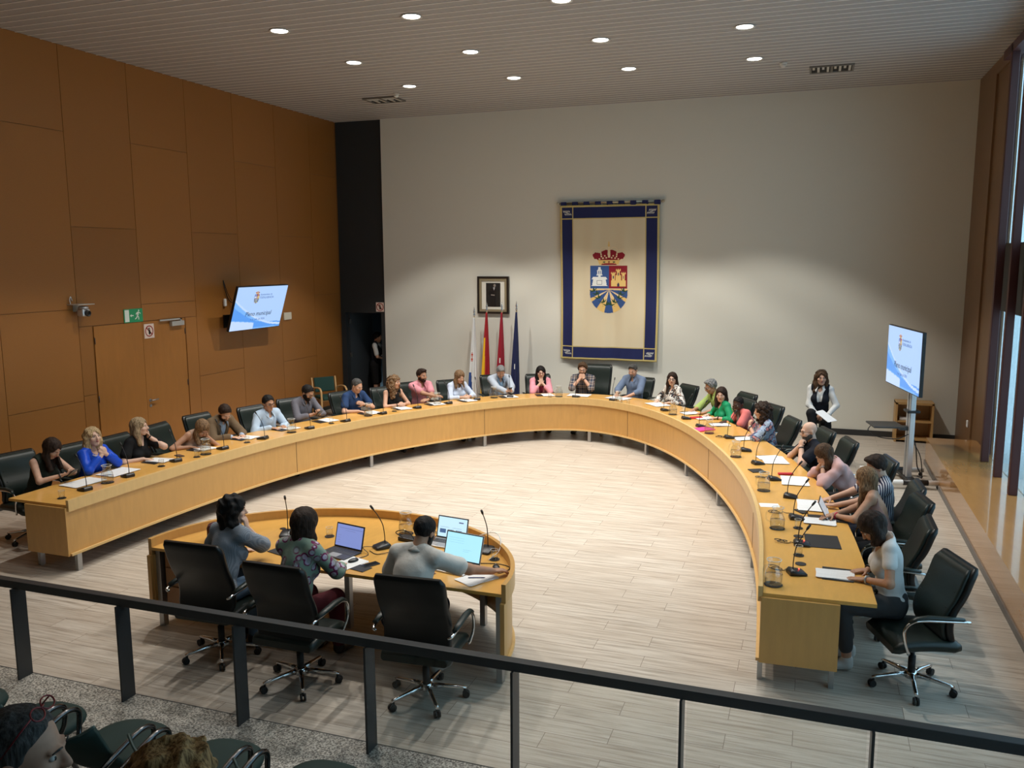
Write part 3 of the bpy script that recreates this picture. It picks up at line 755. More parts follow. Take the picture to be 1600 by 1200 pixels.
prism(b, [(.035+.026*math.cos(a), .605+.034*math.sin(a)) for a in np.linspace(0, 6.1, 12)], .036, .038, Matrix.Rotation(R(90), 4, 'X'), 1)
prism(b, [(-.002, .565), (.045, .565), (.02, .50)], .036, .038, Matrix.Rotation(R(90), 4, 'X'), 2)
prism(b, [(-.05, .395), (.035, .385), (.035, .41), (-.05, .415)], .036, .038, Matrix.Rotation(R(90), 4, 'X'), 1)
obj('printed_figure', b, [mat('print_suit', (.004, .004, .005), .5), mat('print_skin', (.30, .25, .22), .5), mat('print_shirt', (.5, .5, .5), .5)], pt)
b = bm_new(); box(b, -.27, .27, -.044, -.041, .09, .71); obj('glazing', b, glass_mat('picture_glass', (1, 1, 1), 1.3, .05, 0), pf)

# ================================================================== flags
def flag(x, y, h, label, colf, lean=0, finial='spear', wid=.30, bot=.12):
    t = thing('flag_on_pole', label, 'flag', (x, y, 0), 0, 'flags on poles')
    b = bm_new(); tube(b, [(0, 0, .04), (lean, 0, h)], .016, 8); obj('pole', b, mat('pole_brass', (.5, .42, .25), .3, .9), t)
    b = bm_new(); lathe(b, [(.16, .0), (.16, .02), (.05, .05), (.03, .1)], 20); obj('base', b, mat('pole_base', (.03, .03, .03), .4), t)
    b = bm_new(); lathe(b, [(.018, h), (.026, h+.03), (.012, h+.06), (.022, h+.09), (.002, h+.2)], 8, Matrix.Translation((lean, 0, 0))); obj('finial', b, CHROME, t)
    b = bm_new(); nz, na = 60, 40; H1 = h-.03; rows = []
    for j in range(nz+1):
        u = j/nz; z = H1-(H1-bot)*u; wd = .03+wid*(u**.8)*.62; dp = .03+.10*u**.8; row = []
        for k in range(na):
            a = 2*math.pi*k/na; rr = 1+.20*math.sin(a*5+u*2)*u**.4+.09*math.sin(a*9-u*3)*u
            row.append(b.verts.new((lean*(1-u*.1)+wd*.5*math.cos(a)*rr-.045*u*wid/.3, dp*math.sin(a)*rr-.02, z)))
        rows.append(row)
    mats = []; idx = {}
    for j in range(nz):
        for k in range(na):
            f = b.faces.new([rows[j][k], rows[j][(k+1) % na], rows[j+1][(k+1) % na], rows[j+1][k]]); f.smooth = True
            m = colf((k+.5)/na, (j+.5)/nz)
            if m not in idx: idx[m] = len(mats); mats.append(m)
            f.material_index = idx[m]
    b.faces.new(rows[0]); b.faces.new(rows[-1][::-1]); obj('cloth', b, [MATS[m] for m in mats], t)
for n_, c in (('flag_white', srgb(225, 226, 224)), ('flag_blue', srgb(40, 74, 140)), ('flag_crimson', srgb(150, 18, 40)), ('flag_red', srgb(160, 22, 30)), ('flag_yellow', srgb(236, 182, 30)), ('flag_navy', srgb(20, 30, 74)), ('flag_orange', srgb(196, 70, 40))): mat(n_, c, .7)
# angle fraction: front (camera side, -Y) is around .75; left about .5, right about 0/1
flag(-6.84, 16.86, 2.16, 'white and blue flag with small red emblem, first beside the framed portrait', lambda a, u: 'flag_orange' if (.68 < a < .80 and .36 < u < .47 and (int(a*60)+int(u*60)) % 3) else ('flag_blue' if (u > .58 and a < .72+(u-.58)*.4 and a > .3) else 'flag_white'), .02)
flag(-6.52, 16.78, 2.28, 'red and yellow striped flag draped on its pole beside the white one', lambda a, u: ('flag_red' if (u < .25 or a < .45 or a > .745+.04*u) else ('flag_crimson' if (.66 < u < .8 and .66 < a < .72 and int(u*70) % 2) else ('flag_yellow' if a > .55 else 'flag_red'))), .02)
flag(-6.21, 16.86, 2.28, 'crimson flag with small white stars draped on its pole', lambda a, u: 'flag_white' if (.72 < a < .80 and (.45 < u < .50 or .57 < u < .59 or .64 < u < .66 or .73 < u < .75)) else 'flag_crimson', .02)
flag(-5.84, 16.8, 2.3, 'navy blue flag draped on the pole closest to the tapestry', lambda a, u: 'flag_white' if (.74 < a < .79 and .50 < u < .55) else 'flag_navy', 0, wid=.30, bot=.10)

# ================================================================== screens
SCR = [mat('screen_base', (.1, .1, .1), .3, emit=srgb(168, 204, 250), es=1.0), mat('screen_pale', (.1, .1, .1), .3, emit=srgb(190, 216, 252), es=1.0), mat('screen_sky', (.1, .1, .1), .3, emit=srgb(110, 178, 250), es=1.0), mat('screen_deep', (.1, .1, .1), .3, emit=srgb(66, 150, 240), es=1.0), mat('screen_text', (.02, .02, .03), .3, emit=srgb(28, 44, 84), es=.8), mat('screen_text_pale', (.02, .02, .03), .3, emit=srgb(96, 128, 190), es=.9)]
SCRC = [mat('s_'+n_, (.02, .02, .02), .4, emit=c, es=.95) for n_, c in (('blue', srgb(60, 90, 180)), ('red', srgb(170, 80, 90)), ('gold', srgb(220, 205, 140)), ('cream', srgb(235, 225, 180)), ('white', srgb(225, 232, 245)), ('green', srgb(70, 130, 90)), ('navy', srgb(40, 50, 100)))]
def text_mesh(s, size, M, m, parent, name, shear=0, align='LEFT'):
    c = bpy.data.curves.new('t', 'FONT'); c.body = s; c.size = size; c.shear = shear; c.align_x = align; c.extrude = .0006
    o = bpy.data.objects.new('t', c); COL.objects.link(o); bpy.context.view_layer.update()
    me = bpy.data.meshes.new_from_object(o.evaluated_get(bpy.context.evaluated_depsgraph_get())); bpy.data.objects.remove(o)
    me.transform(M); me.materials.clear(); me.materials.append(m); q = bpy.data.objects.new(name, me); COL.objects.link(q); q.parent = parent; return q
FACE = Matrix.Rotation(R(90), 4, 'X')       # flat text -> facing -Y
def screen(t, w):
    """flat panel centred on the origin, facing -Y, screen width w"""
    h = w*.5625
    b = bm_new(); rbox(b, -w/2-.012, w/2+.012, 0, .05, -h/2-.014, h/2+.012, .006); body = obj('housing', b, BLACK, t)
    b = bm_new(); NX, NZ = 112, 63
    vs = [[b.verts.new((-w/2+w*i/NX, -.002, -h/2+h*j/NZ)) for j in range(NZ+1)] for i in range(NX+1)]
    for i in range(NX):
        for j in range(NZ):
            u, v = (i+.5)/NX, (j+.5)/NZ; mi = 0
            c1 = .62*(1-u)**1.9+.05; c2 = .34*(1-u)**1.1-.02+.05*math.sin(u*3); c3 = .10+.1*math.sin(u*2.6)
            if v < c1: mi = 2
            if v < c1*.8 and v > c2*.75: mi = 3
            if v < c2*.7: mi = 1 if u < .45 else 2
            if u > .45 and v < .13+.08*(1-u) and v > .03: mi = 3
            if v > c1 and v < c1+.05: mi = 1
            f = b.faces.new([vs[i][j], vs[i+1][j], vs[i+1][j+1], vs[i][j+1]]); f.material_index = mi
    sc = obj('screen', b, SCR, body)
    k = w/1.52
    b = bm_new(); crest_grid(b, .145*k, lambda x, y: Vector((-.16*k+x, -.0045, .19*k+y)), 1/40, ORD); obj('crest', b, SCRC, body)
    for s, sz, x, z, m, sh, al in (('Ayuntamiento de', .052, -.06, .25, SCR[5], 0, 'LEFT'), ('FUENLABRADA', .062, -.06, .185, SCR[5], 0, 'LEFT'), ('Pleno municipal', .125, 0, -.155, SCR[4], .12, 'CENTER'), ('4 de julio de 2024', .06, 0, -.25, SCR[5], .1, 'CENTER')):
        text_mesh(s, sz*k, Matrix.Translation((x*k, -.0045, z*k)) @ FACE, m, body, 'text_line', sh, al)
    return body
tv = tag(bpy.data.objects.new('wall_television', None), 'flat television on a swing arm on the veneer wall, showing a blue slide', 'television'); COL.objects.link(tv)
tv.matrix_world = Matrix.Translation((-9.9, 13.62, 2.474)) @ Matrix.Rotation(R(90)-.02, 4, 'Z') @ Matrix.Rotation(.315, 4, 'X')
screen(tv, 1.50)
tvi = tv.matrix_world.inverted()
b = bm_new(); box(b, XL, XL+.03, 13.05, 13.45, 2.12, 2.36); box(b, XL+.03, XL+.09, 13.2, 13.3, 2.2, 2.3); tube(b, [(XL+.08, 13.25, 2.25), (-10.02, 13.4, 2.28), (-9.96, 13.6, 2.4)], .025)
b.transform(tvi); obj('wall_bracket', b, BLACK, tv)
b = bm_new(); tube(b, smooth_path([(XL+.01, 13.1, 3.0), (XL+.03, 13.12, 2.8), (XL+.03, 13.25, 2.6), (-10.05, 13.4, 2.5)]), .008); tube(b, smooth_path([(XL+.01, 13.1, 3.0), (XL+.02, 13.2, 2.75), (XL+.03, 13.3, 2.6)]), .006); b.transform(tvi); cb = obj('cable', b, BLACK, tv)
b = bm_new(); rbox(b, XL+.01, XL+.05, 13.06, 13.12, 2.52, 2.66, .01); b.transform(tvi); obj('plug', b, PAPER, cb)
b = bm_new(); rbox(b, XL, XL+.03, 14.95, 15.21, 2.14, 2.29, .006); tag(obj('thermostat', b, mat('ivory_plastic', srgb(222, 214, 196), .5)), 'small ivory control box on the veneer wall beside the television', 'control box')

ts = thing('television_on_stand', 'large flat television on a wheeled silver column stand near the window ledge', 'television', (1.30, 13.72, 0), math.radians(math.degrees(3.339)+90))
def sub(parent, M): o = bpy.data.objects.new('display', None); COL.objects.link(o); o.parent = parent; o.matrix_local = M; return o
hb = screen(ts, 1.58); hb.location = (0, 0, 1.872)
SILV = mat('silver_aluminium', (.62, .62, .63), .35, .6)
for s in (-1, 1):
    b = bm_new(); rbox(b, s*.055-.035, s*.055+.035, .12, .2, .08, 2.2, .012); obj('column', b, SILV, ts)
b = bm_new(); box(b, -.3, .3, .05, .12, 1.6, 2.1); box(b, -.1, .1, .1, .22, 1.78, 1.88); obj('mounting_plate', b, BLACK, ts)
b = bm_new(); rbox(b, -.11, .11, .08, .26, 1.07, 1.11, .01); obj('collar', b, BLACK, ts)
b = bm_new(); rbox(b, -.24, .24, -.42, .02, .86, .885, .01); box(b, -.05, .05, .0, .16, .80, .86); obj('tray', b, mat('dark_tray', (.03, .03, .03), .35), ts)
b = bm_new(); box(b, -.42, .42, .10, .22, .06, .10); obj('cross_bar', b, BLACK, ts)
for s in (-1, 1):
    b = bm_new(); tube(b, [(s*.40, -.42, .095), (s*.40, .52, .095)], .038, 12); lg = obj('base_foot', b, mat('white_paint', (.75, .75, .74), .4), ts)
    b = bm_new(); tube(b, [(s*.40, -.02, .095), (s*.40, .33, .095)], .042, 12); obj('sleeve', b, BLACK, lg)
    for y in (-.38, .48):
        b = bm_new(); lathe(b, [(.028, -.012), (.028, .012)], 14, Matrix.Translation((s*.40, y, .028)) @ Matrix.Rotation(R(90), 4, 'Y')); tube(b, [(s*.4, y, .03), (s*.4, y, .07)], .01); obj('caster', b, RUBBER, lg)
b = bm_new(); tube(b, smooth_path([(.0, -.40, .865), (.02, -.44, .78), (.08, -.3, .70), (.1, -.05, .68), (.08, .12, .75)]), .007); obj('cable', b, BLACK, ts)
b = bm_new(); tube(b, smooth_path([(-.05, .22, .7), (-.12, .3, .5), (-.2, .36, .2), (-.22, .45, .03), (-.3, .4, .02)]), .009); tube(b, smooth_path([(.05, .22, .6), (-.0, .33, .4), (-.1, .4, .15), (-.16, .42, .02)]), .007); obj('cable', b, BLACK, ts)

bk = thing('low_bookcase', 'small open beech bookcase standing against the pale wall', 'bookcase', (1.84, 16.99, 0))
BC = grain('bookcase_veneer', srgb(186, 146, 92), (2, 2, .5), .4, .06)
b = bm_new(); box(b, -.32, -.285, -.19, .19, 0, .73); box(b, .285, .32, -.19, .19, 0, .73); box(b, -.32, .32, -.19, .19, .70, .74); box(b, -.285, .285, -.19, .19, .04, .07); box(b, -.285, .285, .17, .19, .04, .7); obj('carcass', b, BC, bk)
b = bm_new(); box(b, -.285, .285, -.18, .17, .37, .395); obj('shelf', b, BC, bk)
b = bm_new(); rbox(b, 1.60, 1.84, 16.88, 17.06, .395, .44, .006); tag(obj('paper_stack', b, PAPER), 'pale stack of paper lying on the bookcase shelf', 'papers')
b = bm_new(); rbox(b, XR-.025, XR, 15.9, 15.98, .5, .62, .01); tag(obj('wall_socket', b, PAPER), 'white socket low on the brown pier above the ledge', 'socket')

# ================================================================== signs and wall camera
def signf(name, label, cat, M, w, h, bg, shapes, gl=None):
    t = bpy.data.objects.new(name, None); COL.objects.link(t); tag(t, label, cat); t.matrix_world = M
    b = bm_new(); box(b, -w/2, w/2, 0, .008, -h/2, h/2); pl = obj('plate', b, bg, t)
    for nm, m, polys in shapes:
        b = bm_new()
        for P in polys: prism(b, P, .0, .002, Matrix(((1, 0, 0, 0), (0, 0, -1, 0), (0, 1, 0, 0), (0, 0, 0, 1))))
        obj(nm, b, m, pl)
    return t
LW = lambda y, z: Matrix.Translation((XL+.012, y, z)) @ Matrix.Rotation(R(90), 4, 'Z')
SG = mat('sign_green', srgb(30, 130, 84), .5, emit=srgb(30, 130, 84), es=.15); SW = mat('sign_white', srgb(226, 232, 222), .5); SRED = mat('sign_red', srgb(150, 40, 34), .5); SBLK = mat('sign_black', (.02, .015, .015), .5); SPINK = mat('sign_pale', srgb(226, 204, 190), .5)
run = [[(.045, .075), (.06, .09), (.075, .075), (.06, .06)], [(.02, .05), (.06, .06), (.05, .0), (.02, .0)], [(.06, .055), (.10, .03), (.095, .02), (.06, .04)], [(.02, .05), (-.01, .02), (.0, .01), (.03, .035)], [(.03, .005), (.06, -.03), (.06, -.07), (.045, -.07), (.045, -.035), (.02, -.01)], [(.02, .01), (.005, -.03), (-.03, -.055), (-.02, -.065), (.02, -.04), (.035, .0)]]
signf('exit_sign', 'green and white running-figure exit sign above the double door', 'sign', LW(10.84, 2.49), .40, .215, SG, [('white_panel', SW, [[(-.185, -.095), (-.095, -.095), (-.095, .095), (-.185, .095)]]), ('running_figure', SW, [[(x+.055, z) for x, z in P] for P in run]), ('arrow', SW, [[(-.075, 0), (-.045, .025), (-.045, .008), (.0, .008), (.0, -.008), (-.045, -.008), (-.045, -.025)]])])
def ring(r0, r1, n=28): return [[(r0*math.cos(a), r0*math.sin(a)), (r1*math.cos(a), r1*math.sin(a)), (r1*math.cos(c), r1*math.sin(c)), (r0*math.cos(c), r0*math.sin(c))] for a, c in [(2*math.pi*k/n, 2*math.pi*(k+1)/n) for k in range(n)]]
nos = [('red_ring', SRED, ring(.075, .092)+[[(-.066, .052), (-.052, .066), (.066, -.052), (.052, -.066)]]), ('figure', SBLK, [[(-.015, .055), (.012, .055), (.012, .03), (-.015, .03)], [(-.02, .025), (.018, .025), (.022, -.055), (-.01, -.055)], [(.01, .0), (.04, -.03), (.03, -.04), (.0, -.01)]])]
signf('prohibition_sign', 'square no-entry pictogram sign on the double door leaf', 'sign', LW(11.16, 2.215), .22, .235, SPINK, nos)
signf('prohibition_sign', 'square no-entry pictogram sign beside the dark corner doorway', 'sign', Matrix.Translation((-9.28, YB+.03, 2.30)), .2, .21, SPINK, nos)
cm = thing('wall_camera', 'silver motorised video camera on a wall shelf left of the double door', 'camera', (XL, 9.72, 2.72))
cm['label'] = 'silver motorised video camera on a small shelf high on the veneer wall'
b = bm_new(); box(b, 0, .22, -.15, .15, .0, .012); box(b, 0, .012, -.05, .05, -.1, .0); obj('shelf_bracket', b, mat('pale_metal', (.5, .5, .48), .4, .5), cm)
b = bm_new(); lathe(b, [(.06, -.02), (.07, -.04), (.07, -.06)], 18, Matrix.Translation((.13, .02, 0)));  rbox(b, .07, .19, -.05, .09, -.17, -.06, .02); bd = obj('camera_body', b, MATS['silver_aluminium'], cm)
b = bm_new(); lathe(b, [(.045, 0), (.045, .05), (.035, .05), (.035, .03)], 18, Matrix.Translation((.18, .02, -.12)) @ Matrix.Rotation(R(100), 4, 'Y')); obj('lens', b, BLACK, bd)
b = bm_new(); tube(b, smooth_path([(.02, -.1, .01), (.03, -.12, .08), (.02, -.09, .12), (.01, -.06, .06)]), .006); obj('cable', b, PAPER, cm)
# ================================================================== things on the tables
TOPZ = .763
def mic(name='gooseneck_microphone'):
    t = thing(name, 'x', 'microphone')
    b = bm_new()
    prof = [(-.055, -.06, .008), (-.06, .0, .03), (-.05, .055, .045), (-.035, .062, .03)]
    loft(b, [[Vector((px*w_, y, h*.5+pz)) for px, pz in rrect(.13, h, h*.35, 2)] for y, h, w_ in ((-.075, .012, .8), (-.06, .022, 1), (.0, .036, 1), (.05, .05, .92), (.07, .03, .8))])
    obj('base', b, mat('mic_base_black', (.015, .016, .018), .35), t)
    b = bm_new(); P = smooth_path([(0, .03, .04), (.0, .028, .12), (.005, .01, .22), (.01, -.035, .31), (.015, -.075, .37)]); tube(b, P, .0045, 6); g_ = obj('gooseneck', b, BLACK, t)
    b = bm_new(); tube(b, [P[-1], P[-1]+(P[-1]-P[-3]).normalized()*.02, P[-1]+(P[-1]-P[-3]).normalized()*.055], [.007, .011, .010], 8); obj('capsule', b, RUBBER, t)
    return t
def led(t, z=.05):
    b = bm_new(); ball(b, (0, -.02, .042), .006); obj('red_light', b, mat('red_led', (.5, 0, 0), .4, emit=(1, .05, .03), es=6), t)
M0_ = mic(); mfirst = True
def put_mic(x, y, ang, label, tilt=0):
    global mfirst
    if mfirst: mfirst = False; M0_.location = (x, y, TOPZ); M0_.rotation_euler = (0, 0, ang); tag(M0_, label, None, 'table microphones'); return M0_
    return dup(M0_, (x, y, TOPZ), ang, label, 'table microphones')
MICS = dict(L1=(-7.76,7.26), L2=(-7.76,7.91), L3=(-7.76,8.74), L4=(-7.65,9.54), L5=(-7.53,10.29), L6=(-7.30,11.17), L7=(-7.07,11.86), L8=(-6.83,12.66), L9=(-6.51,13.36), L10=(-6.18,13.97), L11=(-5.84,14.53), T1=(-5.35,15.0), T3=(-4.16,15.38), T4=(-3.41,15.24), T5=(-2.32,14.46), R1=(-1.87,13.80), R2=(-1.56,13.22), R3=(-1.06,12.48), R4=(-.77,11.69), E1=(-.57,10.98), R5=(-.34,10.23), R6=(-.14,9.50), R7=(-.06,8.71), R8=(0,7.90), R9=(-.03,7.13))
nb = dict(E1='at the empty place beside the bald man in black polo')
for k, (x, y) in MICS.items():
    i, D = near_rim(x, y)
    m = put_mic(x, y, face_ang(i)+R(random.uniform(-25, 25)), 'black gooseneck microphone '+(nb.get(k) or 'in front of the '+DESC[k]))
    if k in ('R8', 'R9'): led(m)
for x, y, a, lb in ((-4.62, 6.62, 20, 'tall black gooseneck microphone between the two women at the clerks desk'), (-3.60, 6.60, -40, 'black gooseneck microphone behind the laptop of the floral-blouse woman'), (-2.66, 6.80, -10, 'black gooseneck microphone behind the wide laptop of the polo man')):
    put_mic(x, y, R(a), lb)
# --- carafes
def carafe():
    t = thing('water_carafe', 'x', 'carafe')
    b = bm_new(); lathe(b, [(.002, .004), (.050, .004), (.056, .02), (.058, .09), (.050, .125), (.036, .155), (.036, .18), (.046, .21)], 24, close=False)
    lathe(b, [(.044, .21), (.034, .18), (.034, .157), (.048, .123), (.055, .09), (.053, .02), (.002, .009)], 24, close=False); body = obj('body', b, GLASS, t)
    b = bm_new(); tube(b, smooth_path([(.036, 0, .18), (.075, 0, .175), (.09, 0, .14), (.085, 0, .09), (.056, 0, .065)]), .006, 8); obj('handle', b, GLASS, t)
    b = bm_new(); tube(b, [(.046*math.cos(a), .046*math.sin(a), .21) for a in np.linspace(0, 2*math.pi, 25)], .0028, 6, caps=False); obj('lip', b, mat('glass_edge', (.72, .73, .70), .1, coat=1), body)
    b = bm_new(); lathe(b, [(.0, .010), (.052, .012), (.0545, .03), (.0545, .088), (.001, .089)], 24); obj('water', b, WATER, t)
    b = bm_new(); lathe(b, [(.057, 0), (.06, .004)], 24); obj('coaster', b, RUBBER, t)
    return t
JG = carafe(); jf = True; JG.scale = (1.22, 1.22, 1.0)
JUGS = [((-7.77,7.60),'between the olive-vest woman and the royal-blue-blouse woman'),((-7.66,9.20),'in front of the woman in beige sleeveless top'),((-7.40,10.83),'in front of the man in pale blue shirt'),((-6.97,12.43),'in front of the man in navy polo'),((-6.34,13.84),'in front of the man in pink shirt'),((-5.62,14.85),'left of the man in blue-grey blazer'),((-4.49,15.36),'between the pink blazer woman and the plaid shirt man'),((-3.26,15.02),'in front of the man in slate blue shirt'),((-2.14,14.14),'beside the woman in black and white blouse'),((-1.38,12.75),'beside the magenta folder'),((-.87,11.30),'in front of the curly-haired woman in floral blouse'),((-.43,9.70),'in front of the woman in pale pink blouse'),((-.23,8.33),'beside the open tablet'),((-.20,6.82),'at the table end before the woman in white T-shirt')]
for (x, y), w_ in JUGS:
    lb = 'glass carafe of water '+w_
    i, D = near_rim(x, y)
    if jf: jf = False; JG.location = (x, y, TOPZ); JG.rotation_euler.z = face_ang(i)+.5; tag(JG, lb, None, 'water carafes')
    else: dup(JG, (x, y, TOPZ), face_ang(i)+random.uniform(-1, 1)+(math.pi/2 if x > -2 else 0), lb, 'water carafes')
dup(JG, (-3.57, 7.03, TOPZ), 2.6, 'glass carafe of water on the clerks desk beside the curved rim', 'water carafes')
def tumbler():
    t = thing('drinking_glass', 'x', 'glass')
    b = bm_new(); lathe(b, [(.002, .005), (.030, .005), (.034, .09)], 20, close=False); lathe(b, [(.0325, .09), (.029, .012), (.002, .012)], 20, close=False); g_ = obj('body', b, GLASS, t)
    b = bm_new(); tube(b, [(.0335*math.cos(a), .0335*math.sin(a), .09) for a in np.linspace(0, 2*math.pi, 21)], .0016, 6, caps=False); obj('lip', b, MATS['glass_edge'], g_)
    b = bm_new(); lathe(b, [(.044, 0), (.046, .005)], 24); obj('coaster', b, RUBBER, t)
    return t
TG = tumbler(); tf = True
for x, y, w_ in ((-7.73, 6.91, 'at the end before the olive-vest woman'), (-7.74, 8.45, 'in front of the woman in black top'), (-7.66, 9.02, 'close beside the carafe of the woman in beige'), (-7.59, 10.0, 'in front of the man in tan blazer'), (-7.2, 11.64, 'in front of the man in grey shirt'), (-6.75, 12.95, 'between navy polo man and curly-haired woman'), (-5.95, 14.25, 'in front of the woman in pale blue blouse'), (-4.62, 15.2, 'beside the pink blazer woman'), (-3.05, 14.85, 'beside the carafe of the slate shirt man'), (-2.0, 14.4, 'between patterned-blouse woman and lime shirt man'), (-.04, 8.40, 'between the two microphones beside the open tablet'), (-.02, 7.60, 'at the empty place with the bare black pad')):
    lb = 'drinking glass on a black coaster '+w_
    if tf: tf = False; TG.location = (x, y, TOPZ); tag(TG, lb, None, 'drinking glasses')
    else: dup(TG, (x, y, TOPZ), 0, lb, 'drinking glasses')
dup(TG, (-4.22, 6.72, TOPZ), 0, 'small drinking glass behind the laptop of the floral-blouse woman', 'drinking glasses')
dup(TG, (-2.52, 6.64, TOPZ), 0, 'small drinking glass right of the wide laptop near the desk rim', 'drinking glasses')
for x, y, w_ in ((-.03, 8.14, 'beside the carafe next to the open tablet'), (0, 7.38, 'near the carafe at the table end')):
    b = bm_new(); lathe(b, [(.044, 0), (.046, .005)], 24); o = obj('coaster', b, RUBBER); o.location = (x, y, TOPZ); tag(o, 'bare round black coaster '+w_, 'coaster', 'bare coasters')
# --- earphone coils next to some microphones
COIL = [(-.20, 7.92, 'at the empty place'), (-.22, 7.18, 'beside the carafe at the table end'), (-.30, 8.86, 'beside the striped-shirt man microphone'), (-.52, 10.28, 'beside the bald man microphone'), (-1.22, 12.50, 'beside the coral-shirt man microphone')]
for n_, (x, y, w_) in enumerate(COIL):
    b = bm_new(); P = [(x+.05*math.cos(a*1.0)+.004*a, y+.035*math.sin(a), TOPZ+.006+.004*abs(math.sin(a*.5))+.015*max(0, math.sin(a*.37+n_))) for a in np.linspace(0, 13, 48)]+[(x+.14, y+.01, TOPZ+.006), (x+.19, y, TOPZ+.008)]
    tube(b, P, .0035, 6); tag(obj('earphone_cable', b, BLACK), 'looped black cable '+w_, 'cable', 'looped cables')
# --- folders, papers
PAPT = mat('printed_paper', (.80, .80, .79), .7)
def printed():
    m = PAPT; N, L, b = NT(m); v = coords(m, (1, 1, 1)); w_ = N.new('ShaderNodeTexWave'); w_.bands_direction = 'Y'; w_.inputs['Scale'].default_value = 28; w_.inputs['Distortion'].default_value = 0
    L.new(v, w_.inputs['Vector']); a = ramp(m, w_.outputs['Fac'], [(.62, (0, 0, 0)), (.72, (1, 1, 1))])
    n = ramp(m, noise(m, coords(m, (60, 1, 1)), 1.2, 1), [(.42, (0, 0, 0)), (.48, (1, 1, 1))])
    mu = mixc(m, a, (0, 0, 0), n); basecol(m, mixc(m, mixh(m, mu), (.80, .80, .79), (.42, .43, .46)))
def mixh(m, s):
    N, L, b = NT(m); r = N.new('ShaderNodeMath'); r.operation = 'MULTIPLY'; r.inputs[1].default_value = .55; L.new(s, r.inputs[0]); return r.outputs[0]
printed()
def folder(name='document_folder', w=.30, d=.24):
    b = bm_new(); rbox(b, -w/2, w/2, -d/2, d/2, 0, .006, .002); return obj(name, b, mat('black_leatherette', (.010, .010, .012), .5))
def sheets(w=.21, d=.297, n=3):
    b = bm_new()
    for k in range(n):
        a = R((k-1)*3.5); box(b, -w/2, w/2, -d/2, d/2, .0006+k*.0016, .002+k*.0016, Matrix.Rotation(a, 4, 'Z'))
    return obj('paper_sheets', b, PAPT)
F0 = folder(); P0 = sheets(); P1 = sheets(.42, .297, 2)
ff = pf_ = pw_ = True
def put(o, fl, x, y, z, a, label, group):
    q = o
    if not fl: q = o.copy(); COL.objects.link(q)
    q.location = (x, y, z); q.rotation_euler = (0, 0, a); return tag(q, label, q.get('category'), group)
tag(F0, None, 'folder'); tag(P0, None, 'papers'); tag(P1, None, 'papers')
WIDE = {'L1', 'L2', 'T4', 'T5', 'R5', 'R6', 'R7', 'T3'}
def seat_spot(k, off, side=0):
    """point on the worktop in front of person k: off = distance out from the rim, side = to their right"""
    pel, ang, pz, L, i, e, tl = POSE[k]; j, D = near_rim(pel.x, pel.y)
    p = at_rim(j, off); f = Vector((-math.sin(ang), math.cos(ang), 0)); r = Vector((f.y, -f.x, 0)); return p+r*side, face_ang(j)
for s in SEATS:
    k = s[0]; p, a = seat_spot(k, .62, .03); a2 = a+R(random.uniform(-8, 8))
    q = put(F0, ff, p.x, p.y, TOPZ, a+R(random.uniform(-4, 4)), 'black folder lying open before the '+s[4], 'black document folders'); ff = False
    p, a = seat_spot(k, .60, random.uniform(-.06, .02))
    if k in WIDE: put(P1, pw_, p.x, p.y, TOPZ+.0065, a2, 'spread white documents before the '+s[4], 'documents on the tables'); pw_ = False
    else: put(P0, pf_, p.x, p.y, TOPZ+.0065, a2, 'white papers before the '+s[4], 'documents on the tables'); pf_ = False
i, D = near_rim(.2, 8.05); p = at_rim(i, .56); put(F0, False, p.x, p.y, TOPZ, face_ang(i), 'bare black desk pad at the empty place near the table end', 'black document folders').scale = (1.25, 1.25, 1)
i, D = near_rim(-.45, 11.3); p = at_rim(i, .60); put(F0, False, p.x, p.y, TOPZ, face_ang(i), 'black folder before the empty chair beside the bald man', 'black document folders'); put(P0, False, p.x-.03, p.y, TOPZ+.0065, face_ang(i)+.1, 'white papers before the empty chair beside the bald man', 'documents on the tables')
i, D = near_rim(-.537, 10.54); q = put(F0, False, -.56, 10.60, TOPZ, face_ang(i)+.2, 'small black notebook close to the rim before the bald man', 'black document folders'); q.scale = (.55, .7, 1.5)
b = bm_new(); box(b, -.10, .10, -.07, .07, 0, .001); o = obj('leaflet', b, PAPER); o.location = (-.34, 9.12, TOPZ); o.rotation_euler.z = .2; tag(o, 'small pale leaflet beside the carafe by the striped-shirt man', 'leaflet')
b = bm_new(); rbox(b, -.15, .15, -.11, .11, 0, .02, .006); o = obj('folder_bright', b, mat('magenta_card', srgb(226, 60, 140), .5)); o.name = 'document_folder'; o.location = (-1.50, 12.98, TOPZ); o.rotation_euler.z = .8; tag(o, 'bright magenta folder on the table before the woman in green', 'folder')
b = bm_new(); rbox(b, -.10, .10, -.05, .05, 0, .02, .008); o = obj('glasses_case', b, mat('red_case', srgb(190, 24, 44), .45)); o.location = (-1.72, 13.92, TOPZ); o.rotation_euler.z = .5; tag(o, 'red case on the table before the man in lime shirt', 'case')
b = bm_new(); rbox(b, -.09, .09, -.028, .028, 0, .025, .01); o = obj('glasses_case', b, MATS['red_case']); o.location = (-.22, 10.52, TOPZ); o.rotation_euler.z = .3; tag(o, 'narrow red case between the bald man and his documents', 'case')
def phone(x, y, z, a, label, tilt=0):
    t = thing('mobile_phone', label, 'phone', (x, y, z), a, 'mobile phones'); t.rotation_euler.x = tilt
    b = bm_new(); rbox(b, -.037, .037, -.076, .076, 0, .009, .004); o = obj('body', b, BLACK, t)
    b = bm_new(); box(b, -.034, .034, -.072, .072, .009, .0096); obj('screen', b, mat('phone_glass', (.02, .022, .026), .12), t); return t
phone(-7.93, 9.0, TOPZ, 1.2, 'black phone on the table between black-top woman and beige-top woman')
phone(-.02, 8.98, TOPZ, .6, 'black phone beside the striped-shirt man microphone')
